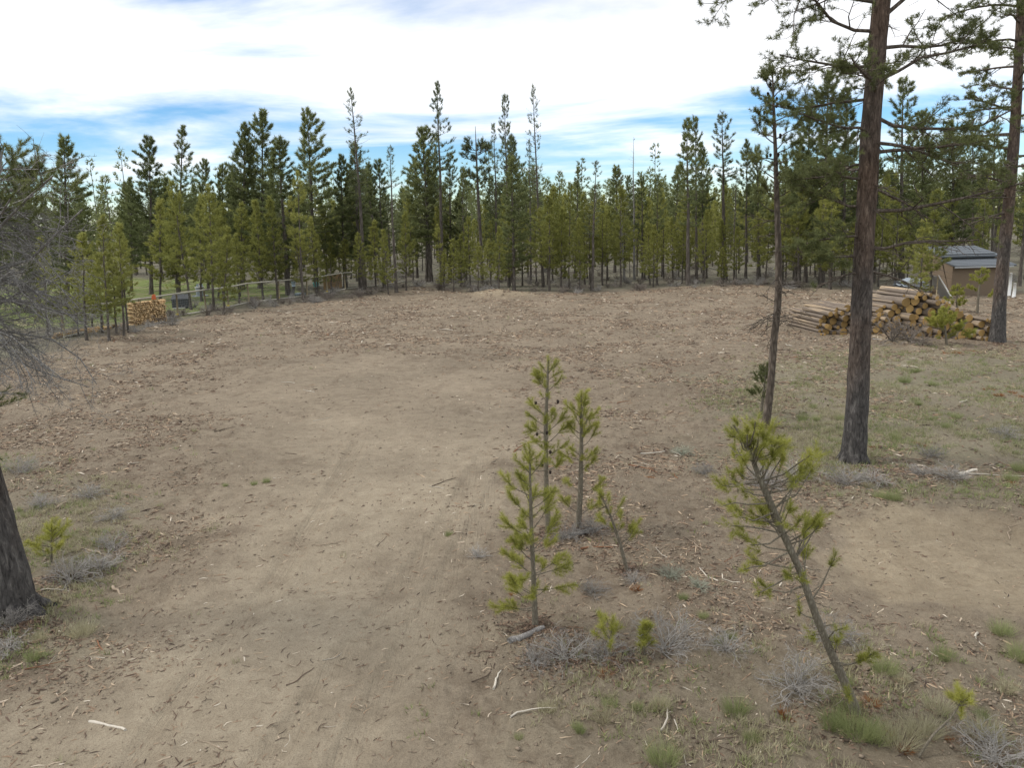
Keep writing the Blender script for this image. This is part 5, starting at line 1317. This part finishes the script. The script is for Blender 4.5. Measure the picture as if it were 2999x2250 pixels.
# ------------------------------------------------------------------ fence and the yard behind it
def fence():
    knots = [G(190, 992), G(345, 957), G(563, 923), G(730, 888), G(905, 866), G(1050, 846), G(1190, 825)]
    for k in knots: k[2] = 0
    seg = np.array(knots)[:, :2]; t = np.concatenate([[0], np.cumsum(np.hypot(*np.diff(seg, axis=0).T))])
    Q = lambda d: np.array([np.interp(d, t, seg[:, 0]), np.interp(d, t, seg[:, 1])])
    e = empty('fence', (seg[0][0], seg[0][1], 0)); org = np.array([seg[0][0], seg[0][1], 0])
    rng = np.random.RandomState(51)
    n = int(t[-1] / 2.5); ds = np.linspace(0, t[-1], n + 1)
    pm, rm, km, wm = [], [], [], MB()
    P = []
    for d in ds:
        x, y = Q(d); z = hz(x, y); P.append(np.array([x, y, z]))
    for i, p in enumerate(P):
        mb = MB(); lean = rng.normal(0, 0.02, 2); h = 1.32 + rng.normal(0, 0.03)
        tube(mb, [p - org + [0, 0, -0.1], p - org + [lean[0] * .5, lean[1] * .5, 0.6], p - org + [lean[0], lean[1], h]], [0.062, 0.058, 0.052], 8, cap=True)
        obj('post', mb.mesh('fence_post', M['post']), e)
        if i % 2 == 1:
            mb = MB(); box(mb, p - org + [0.0, -0.11, 0.16], (0.16, 0.06, 0.07)); obj('yellow_marker', mb.mesh('marker', M['yellow'], False), e)
    for i in range(len(P) - 1):
        a, b = P[i] - org, P[i + 1] - org
        mb = MB(); r = 0.048 + rng.normal(0, 0.004); u = np.array([0, 0, 1.36])
        tube(mb, [a + u - (b - a) * 0.03, a * .5 + b * .5 + u + [0, 0, rng.normal(0, 0.012)], b + u + (b - a) * 0.03 + [0, 0, 0.012]], [r * 1.12, r, r * 0.88], 8, cap=True)
        obj('top_rail', mb.mesh('top_rail', M['rail']), e)
        mb = MB(); tube(mb, [a + [0, -0.08, 0.07], b + [0, -0.08, 0.07]], [0.06, 0.055], 6, cap=True); obj('bottom_rail', mb.mesh('bottom_rail', M['rail']), e)
        off = np.array([0, -0.07, 0])
        for k in range(9): tube(wm, [a + off + [0, 0, 0.12 + 0.145 * k], b + off + [0, 0, 0.12 + 0.145 * k]], [0.004, 0.004], 3)
        for k in range(16):
            q = a + (b - a) * (k + 0.5) / 16; tube(wm, [q + off + [0, 0, 0.1], q + off + [0, 0, 1.32]], [0.0035, 0.0035], 3)
    w = obj('wire_mesh', wm.mesh('wire_mesh', M['wire']), e); w['kind'] = 'stuff'
    tag(e, 'rustic wire fence with peeled pole top rail bounding the yard', 'fence')
    return Q, t
FQ, FT = fence()

def split_mesh(seed):
    rng = np.random.RandomState(seed); mb = MB(); k = rng.choice([3, 4, 5])
    a = np.sort(rng.rand(k) * 6.28 / k * 0.5 + np.arange(k) * 6.28 / k); r = rng.uniform(0.75, 1.1, k)
    front = np.stack([r * np.cos(a), np.full(k, -0.5), r * np.sin(a)], 1); back = front * [0.95, 1, 0.95] + [0, 1, 0]
    c = [[0, -0.5, 0], [0, 0.5, 0]]
    V = np.vstack([front, back, c]); F4 = [(i, (i + 1) % k, k + (i + 1) % k, k + i) for i in range(k)]
    F3 = [(2 * k, (i + 1) % k, i) for i in range(k)] + [(2 * k + 1, k + i, k + (i + 1) % k) for i in range(k)]
    mb.add(V, F3, F4); return mb.mesh('split_log', M['split'], False)
SPL = [split_mesh(500 + i) for i in range(8)]
def firewood():
    a, b = G(398, 953), G(502, 937)
    d = unit((b - a) * [1, 1, 0]); back = np.array([-d[1], d[0], 0]); L_ = np.linalg.norm((b - a)[:2])
    o0 = a + back * 0.42; o0[2] = hz(o0[0], o0[1]); rng = np.random.RandomState(55)
    e = empty('firewood_stack', o0, (0, 0, math.atan2(d[1], d[0])))
    cw, rh = 0.125, 0.115; nc, nr = int(L_ / cw), 11
    for r_ in range(nr):
        for c in range(nc):
            o = obj('split_log', SPL[rng.randint(8)], e)
            o.location = ((c + 0.5 + (r_ % 2) * 0.5) * cw + rng.normal(0, 0.012), rng.normal(0, 0.025), (r_ + 0.5) * rh + rng.normal(0, 0.008))
            s = rng.uniform(0.058, 0.078); o.scale = (s, 0.42, s); o.rotation_euler = (0, rng.rand() * 6.28, rng.normal(0, 0.03))
    tag(e, 'stack of split firewood piled against the pole fence', 'firewood stack')
    mb = MB(); box(mb, (0, 0, 0.11), (0.24, 0.18, 0.22), taper=0.85); box(mb, (0.02, 0, 0.25), (0.14, 0.04, 0.06))
    o = obj('fuel_can', mb.mesh('fuel_can', M['orange'], False)); o.location = (e.matrix_world.translation if False else Vector(o0 + d * (L_ * 0.72) + [0, 0, nr * rh + 0.03])); o.rotation_euler = (0, 0, 0.4)
    tag(o, 'small orange fuel can on top of the firewood stack', 'fuel can')
    # loose heap of rounds and boards beside the stack
    for k in range(9):
        q = a - d * (0.5 + 0.33 * k) + back * (0.35 + 0.25 * (k % 3)); q[2] = hz(q[0], q[1])
        o = obj('firewood_piece', SPL[k % 8]); o.location = (q[0], q[1], q[2] + 0.09); o.scale = (0.11, 0.42, 0.11); o.rotation_euler = (0, 0.3 * k, k * 0.9)
        tag(o, 'loose split firewood piece lying beside the firewood stack', 'firewood', 'loose firewood by the stack')
    for k in range(5):
        q = a - d * 3.2 + back * 0.5; q[2] = hz(q[0], q[1])
        mb = MB(); box(mb, (0, 0, 0), (2.4, 0.2, 0.045)); o = obj('board', mb.mesh('board', M['split'], False)); o.location = (q[0] + rngS.normal(0, 0.05), q[1] + 0.02 * k, q[2] + 0.03 + 0.05 * k); o.rotation_euler = (0, 0, math.atan2(d[1], d[0]) + 0.06 * (k - 2))
        tag(o, 'rough sawn board in the small stack behind the young fence pines', 'board', 'stacked boards behind the fence')
firewood()

def yard():
    # slatted bin
    p = G(532, 902); e = empty('slatted_bin', p, (0, 0, 0.25)); e.scale = (0.85, 0.85, 0.85)
    for k in range(5):
        mb = MB(); box(mb, (0, -0.5, 0.12 + 0.14 * k), (1.2, 0.03, 0.12)); obj('slat', mb.mesh('slat', M['charcoal'], False), e)
        mb = MB(); box(mb, (-0.6, 0.0, 0.12 + 0.14 * k), (0.03, 0.96, 0.12)); obj('slat', mb.mesh('slat', M['charcoal'], False), e)
        mb = MB(); box(mb, (0.6, 0.0, 0.12 + 0.14 * k), (0.03, 0.96, 0.12)); obj('slat', mb.mesh('slat', M['charcoal'], False), e)
    mb = MB(); box(mb, (0, 0, 0.36), (1.12, 0.94, 0.66)); obj('body', mb.mesh('bin_body', M['charcoal'], False), e)
    c, s = math.cos(0.3), math.sin(0.3)
    mb = MB(); box(mb, (0, 0.02, 0.86), (1.3, 1.12, 0.05), [[1, 0, 0], [0, c, -s], [0, s, c]]); obj('lid', mb.mesh('bin_lid', M['charcoal'], False), e)
    mb = MB(); box(mb, (-0.1, -0.56, 0.03), (0.9, 0.06, 0.06)); obj('base_board', mb.mesh('bin_base', M['white'], False), e)
    tag(e, 'dark grey slatted wooden bin on the lawn behind the fence', 'bin')
    # tank with pots
    p = G(587, 868); e = empty('metal_tank', p)
    mb = MB(); tube(mb, [(0, 0, 0), (0, 0, 0.05)], [0.62, 0.62], 16, cap=True); obj('base_plate', mb.mesh('plate', M['steel']), e)
    mb = MB(); tube(mb, [(0, 0, 0.04), (0, 0, 0.1), (0, 0, 0.62), (0, 0, 0.68)], [0.28, 0.31, 0.31, 0.27], 18, cap=True); obj('drum', mb.mesh('drum', M['steel']), e)
    mb = MB(); tube(mb, [(0, 0, 0.67), (0, 0, 0.73)], [0.36, 0.36], 16, cap=True); obj('lid', mb.mesh('drum_lid', M['white']), e)
    for k in range(3):
        mb = MB(); tube(mb, [(-0.16 + 0.17 * k, 0.03 * k, 0.72), (-0.16 + 0.17 * k, 0.03 * k, 0.92 + 0.04 * (k % 2))], [0.06, 0.09], 9, cap=True); obj('pot', mb.mesh('pot', M['white' if k % 2 else 'paleblue']), e)
    tag(e, 'grey round metal tank with pale pots on top in the lawn', 'tank')
    # leaning stump with bucket
    p = G(857, 869); e = empty('leaning_stump', p)
    mb = MB(); tube(mb, [(-0.05, 0, -0.05), (0.02, 0, 0.3), (0.14, 0, 0.78)], [0.19, 0.15, 0.12], 10, cap=True); obj('stump', mb.mesh('stump', M['dead']), e)
    tag(e, 'grey weathered stump leaning behind the fence', 'stump')
    mb = MB(); tube(mb, [(0, 0, 0), (0, 0, 0.34)], [0.13, 0.17], 12, cap=True); tube(mb, [(0, 0, 0.34), (0, 0, 0.37)], [0.185, 0.185], 12, cap=True)
    o = obj('bucket', mb.mesh('bucket', M['paleblue'])); o.location = p + np.array([0.14, 0, 0.76]); tag(o, 'pale blue bucket set on the leaning grey stump', 'bucket')
    p = G(879, 868); mb = MB(); tube(mb, [(-0.4, 0, 0.12), (-0.32, 0, 0.12), (0.32, 0.06, 0.14), (0.4, 0.06, 0.14)], [0.06, 0.13, 0.13, 0.06], 10, cap=True)
    o = obj('blue_sack', mb.mesh('blue_sack', M['paleblue'])); o.location = p; tag(o, 'pale blue rolled sack lying by the bottom fence rail', 'sack')
    p = G(927, 852); e = empty('tub_stand', p)
    for sx in (-1, 1):
        for sy in (-1, 1):
            mb = MB(); box(mb, (sx * 0.18, sy * 0.15, 0.14), (0.05, 0.05, 0.32)); obj('leg', mb.mesh('leg', M['post'], False), e)
    mb = MB(); box(mb, (0, 0, 0.31), (0.5, 0.42, 0.04)); obj('shelf', mb.mesh('shelf', M['post'], False), e)
    tag(e, 'low wooden stand carrying a turquoise tub', 'stand')
    mb = MB(); tube(mb, [(0, 0, 0), (0, 0, 0.03), (0, 0, 0.30), (0, 0, 0.33), (0, 0, 0.335), (0, 0, 0.1)], [0.17, 0.19, 0.25, 0.27, 0.23, 0.17], 14, cap=True)
    o = obj('tub', mb.mesh('tub', M['teal'])); o.location = p + np.array([0, 0, 0.335]); tag(o, 'turquoise plastic tub on a low wooden stand', 'tub')
    # plywood windbreak
    p = G(958, 850); q = G(1006, 846); d = unit((q - p) * [1, 1, 0]); p = p + np.array([0, 0.9, 0]); p[2] = hz(p[0], p[1])
    e = empty('plywood_windbreak', p, (0, 0, math.atan2(d[1], d[0])))
    for k, (x, w, h) in enumerate(((-0.3, 0.62, 1.15), (0.38, 0.66, 1.12), (1.05, 0.62, 1.2))):
        mb = MB(); box(mb, (x, 0, h / 2 + 0.02), (w, 0.025, h)); obj('plywood_sheet', mb.mesh('sheet', M['ply'], False), e)
    for x0, x1 in ((0.55, 1.15), (0.8, 1.35)):
        mb = MB(); tube(mb, [(x0, -0.05, 0.0), (x1, -0.04, 1.1)], [0.035, 0.035], 6, cap=True); obj('brace', mb.mesh('brace', M['post']), e)
    mb = MB(); tube(mb, [(-0.75, 0.03, 1.22), (1.6, 0.03, 1.3)], [0.045, 0.04], 8, cap=True); obj('top_pole', mb.mesh('pole', M['rail']), e)
    tag(e, 'tan plywood windbreak with diagonal poles behind the fence', 'windbreak')
yard()

# ------------------------------------------------------------------ shed beyond the log pile
def shed():
    Y0 = 47.0
    X0 = at_depth(2788, 820, Y0)[0]; W = 3.3; D = 3.7
    z_e = at_depth(2860, 778, Y0 - 0.35)[2]; z_m = at_depth(2860, 757.5, Y0 + 1.35)[2]; z_u = at_depth(2860, 749, Y0 + 1.15)[2]; z_r = at_depth(2860, 719, Y0 + D + 0.4)[2]
    e = empty('shed', (X0, Y0, 0))
    def part(nm, mb, m): return obj(nm, mb.mesh(nm, M[m], False), e)
    mb = MB(); box(mb, (W / 2, 0.06, z_e / 2 - 0.02), (W, 0.12, z_e + 0.1)); part('front_wall', mb, 'stucco')
    mb = MB()                                                        # gable wall following both roof slopes
    ys = [0, 1.3, 1.3, D]; zs = [z_e - 0.02, z_m - 0.10, z_u - 0.06, z_r - 0.14]
    top = [(0, ys[i], zs[i]) for i in range(4)]; V = [(0, 0, -0.1), (0, D, -0.1)] + [tuple(t) for t in top]
    V = np.array(V); V2 = V + [0.1, 0, 0]; Va = np.vstack([V + [-0.004, 0, 0], V2])
    mb.add(Va, [(0, 5, 1), (0, 4, 5), (0, 3, 4), (0, 2, 3)], [(0, 1, 7, 6)]); part('gable_wall', mb, 'stucco')
    mb = MB(); box(mb, (W / 2, D, z_r / 2 - 0.1), (W, 0.1, z_r)); part('rear_wall', mb, 'stucco')
    mb = MB(); box(mb, (W - 0.05, D / 2, z_e / 2), (0.1, D - 0.12, z_e + 0.1)); part('side_wall', mb, 'stucco')
    def roof(nm, y0, z0, y1, z1, th=0.07):
        # shingle courses, each a strip of its own
        g = obj(nm, None, e) if False else None
        n = 5; base = MB(); ov = 0.28
        V = [(-0.06, y0, z0), (W + ov, y0, z0), (W + ov, y1, z1), (-0.06, y1, z1)]; V = np.array(V + [(a, b, c - th) for a, b, c in V])
        base.add(V, None, [(0, 1, 2, 3), (7, 6, 5, 4), (0, 4, 5, 1), (1, 5, 6, 2), (2, 6, 7, 3), (3, 7, 4, 0)]); r = part(nm, base, 'shingle')
        for k in range(n):
            a = k / n; b = (k + 1) / n; mb = MB()
            ya, za, yb, zb = y0 + (y1 - y0) * a, z0 + (z1 - z0) * a, y0 + (y1 - y0) * b, z0 + (z1 - z0) * b
            Vs = np.array([(-0.07, ya - 0.01, za + 0.022), (W + ov, ya - 0.01, za + 0.022), (W + ov, yb, zb + 0.006), (-0.07, yb, zb + 0.006), (-0.07, ya - 0.01, za + 0.003), (W + ov, ya - 0.01, za + 0.003)])
            mb.add(Vs, None, [(0, 1, 2, 3), (4, 5, 1, 0)]); o = obj('shingle_course', mb.mesh('course', M['shingle'], False), r)
        return r
    roof('lower_roof', -0.35, z_e, 1.35, z_m); roof('upper_roof', 1.15, z_u, D + 0.4, z_r)
    mb = MB(); box(mb, (W / 2, 1.40, (z_m + z_u) / 2 - 0.02), (W, 0.06, z_u - z_m + 0.25)); part('clerestory', mb, 'glassdark')
    mb = MB(); box(mb, (W / 2, -0.37, z_e - 0.075), (W + 0.2, 0.03, 0.10)); part('fascia', mb, 'fascia')
    tag(e, 'low tan shed with stepped slate grey roof and clerestory', 'shed')
    # tarp covered heap left of the shed
    p = np.array([at_depth(2675, 800, 49.0)[0], 49.0, 0]); p[2] = hz(p[0], p[1]); e2 = empty('covered_trailer', p)
    rng = np.random.RandomState(5)
    mb = MB(); n, m = 12, 8; V = []
    for i in range(n):
        for j in range(m):
            u, v = i / (n - 1) * 2 - 1, j / (m - 1) * 2 - 1
            V.append((u * 0.85, v * 0.9, 0.5 + 0.42 * (1 - abs(u) ** 3) * (1 - abs(v) ** 3) ** 0.6 + rng.normal(0, 0.035)))
    F = [(i * m + j, (i + 1) * m + j, (i + 1) * m + j + 1, i * m + j + 1) for i in range(n - 1) for j in range(m - 1)]
    mb.add(V, None, F); obj('tarp', mb.mesh('tarp', M['tarp']), e2)
    for k in range(3):
        mb = MB(); box(mb, (0, -0.84 + 0.0 * k, 0.2 + 0.2 * k), (1.6, 0.04, 0.15)); obj('side_board', mb.mesh('side_board', M['canvas'], False), e2)
    mb = MB(); box(mb, (0, 0, 0.36), (1.6, 1.6, 0.7)); obj('bed', mb.mesh('bed', M['charcoal'], False), e2)
    tag(e2, 'low trailer heaped under a pale tarp beside the shed', 'trailer')
    # canvas lean-to
    p = np.array([at_depth(2745, 850, 46.0)[0], 46.0, 0]); p[2] = hz(p[0], p[1]); e3 = empty('canvas_lean_to', p)
    mb = MB(); mb.add([(-0.35, 0.6, 1.35), (-0.35, -0.6, 1.3), (0.55, -0.6, 0.02), (0.55, 0.6, 0.02), (-0.37, 0.6, 1.33), (-0.37, -0.6, 1.28), (0.53, -0.6, 0.0), (0.53, 0.6, 0.0)], None, [(0, 1, 2, 3), (7, 6, 5, 4), (1, 5, 6, 2), (0, 3, 7, 4), (0, 4, 5, 1)]); obj('canvas', mb.mesh('canvas', M['canvas'], False), e3)
    mb = MB(); tube(mb, [(-0.36, -0.63, 1.36), (0.58, -0.63, 0.0)], [0.045, 0.045], 6, cap=True); obj('white_pole', mb.mesh('white_pole', M['white']), e3)
    mb = MB(); tube(mb, [(-0.36, -0.63, 1.36), (-0.36, -0.6, 0.0)], [0.03, 0.03], 6, cap=True); obj('pole', mb.mesh('pole', M['post']), e3)
    tag(e3, 'grey canvas lean-to with a white edge pole against the shed', 'lean-to')
    # pale posts right of the shed
    for k, (x, yb, yt) in enumerate(((2954, 868, 800), (2968, 872, 830))):
        b = G(x, yb); t = at_depth(x - 2, yt, b[1]); mb = MB(); tube(mb, [(0, 0, -0.05), (0.02, 0, (t[2] - b[2]) * 0.5), (0, 0, t[2] - b[2])], [0.10, 0.085, 0.075], 8, cap=True)
        o = obj('pale_post', mb.mesh('pale_post', M['white'])); o.location = b; tag(o, ('taller' if k == 0 else 'shorter') + ' whitewashed post right of the shed', 'post')
shed()

# brush thrown on the pile, rusty needle clumps, poles
def pile_brush():
    A, Bp, axis, ldir, bz = PILE
    rng = np.random.RandomState(66)
    for k, (x, y, s, lab) in enumerate(((2610, 1000, 1.9, 'tangle of bare grey branches thrown against the log ends'), (2665, 1002, 1.6, 'second tangle of bare branches against the log ends'), (2700, 1010, 1.1, 'small twig tangle at the foot of the log pile'))):
        put('brush_tangle', SH_FAR[k % 3], G(x, y), s, rng.rand() * 6, lab, 'brush', sz=s * 0.9)
    p, q = G(2555, 990), G(2702, 1008); put_stick(LG[1], p, q, 'long grey pole lying in front of the log pile', None, 0.35)
    rust = grass_mesh(230, 60, 0.07, 0.005, M['n_rust'], 1.4, 0.05)
    for k, (x, y, s) in enumerate([(1772, 1975, 1.3), (1862, 1725, 1.2), (1495, 1747, .8), (2302, 2092, 1.6), (2550, 2056, 1.4), (2600, 2150, .8), (2895, 1143, 2.0), (2925, 1160, 2.0), (2960, 1152, 2.0), (2990, 1165, 2.0), (2945, 1408, 1.3), (2970, 1418, 1.2), (2840, 1030, 2.2), (2800, 1038, 2.2), (2770, 1036, 2.2), (2700, 1306, 1.3), (2680, 1300, 1.2), (2560, 1310, 1.3), (2460, 1300, 1.0), (2650, 2195, 1.0), (2790, 2170, .9), (2830, 2165, .8), (1905, 1400, 1.0), (2390, 1330, 1.0)]):
        put('dead_needle_clump', rust, G(x, y), s, rng.rand() * 6.28, 'rust red clump of dead pine needles on the ground', 'needle clump', 'rust red needle clumps', sz=s * 0.7)
pile_brush()

# needle litter under near trees and brush; its dark tone paints contact shade
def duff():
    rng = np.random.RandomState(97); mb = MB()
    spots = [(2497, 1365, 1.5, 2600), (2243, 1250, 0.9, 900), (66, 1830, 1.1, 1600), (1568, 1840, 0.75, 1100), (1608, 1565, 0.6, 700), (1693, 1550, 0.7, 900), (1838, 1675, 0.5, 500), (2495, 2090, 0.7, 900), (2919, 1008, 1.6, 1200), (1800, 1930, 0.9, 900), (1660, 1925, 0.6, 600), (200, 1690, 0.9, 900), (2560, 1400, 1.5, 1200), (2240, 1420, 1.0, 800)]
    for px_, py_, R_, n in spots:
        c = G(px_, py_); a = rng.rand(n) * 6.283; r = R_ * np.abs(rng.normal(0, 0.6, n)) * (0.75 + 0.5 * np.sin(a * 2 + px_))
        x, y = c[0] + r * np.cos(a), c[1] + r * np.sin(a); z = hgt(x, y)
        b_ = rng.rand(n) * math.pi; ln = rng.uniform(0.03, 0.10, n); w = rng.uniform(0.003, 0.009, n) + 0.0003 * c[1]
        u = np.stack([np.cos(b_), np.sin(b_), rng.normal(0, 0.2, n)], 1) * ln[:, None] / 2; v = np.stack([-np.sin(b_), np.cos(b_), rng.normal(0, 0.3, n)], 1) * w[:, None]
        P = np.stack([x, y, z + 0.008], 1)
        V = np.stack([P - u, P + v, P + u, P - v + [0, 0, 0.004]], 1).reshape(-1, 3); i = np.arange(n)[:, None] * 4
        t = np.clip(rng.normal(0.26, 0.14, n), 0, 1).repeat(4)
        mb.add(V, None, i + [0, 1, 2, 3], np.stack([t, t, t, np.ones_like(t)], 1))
    tag(obj('needle_litter', mb.mesh('needle_litter', M['chips'], False)), 'brown pine needle and twig litter toned dark as contact shade under trees and brush', 'litter', None, 'stuff')
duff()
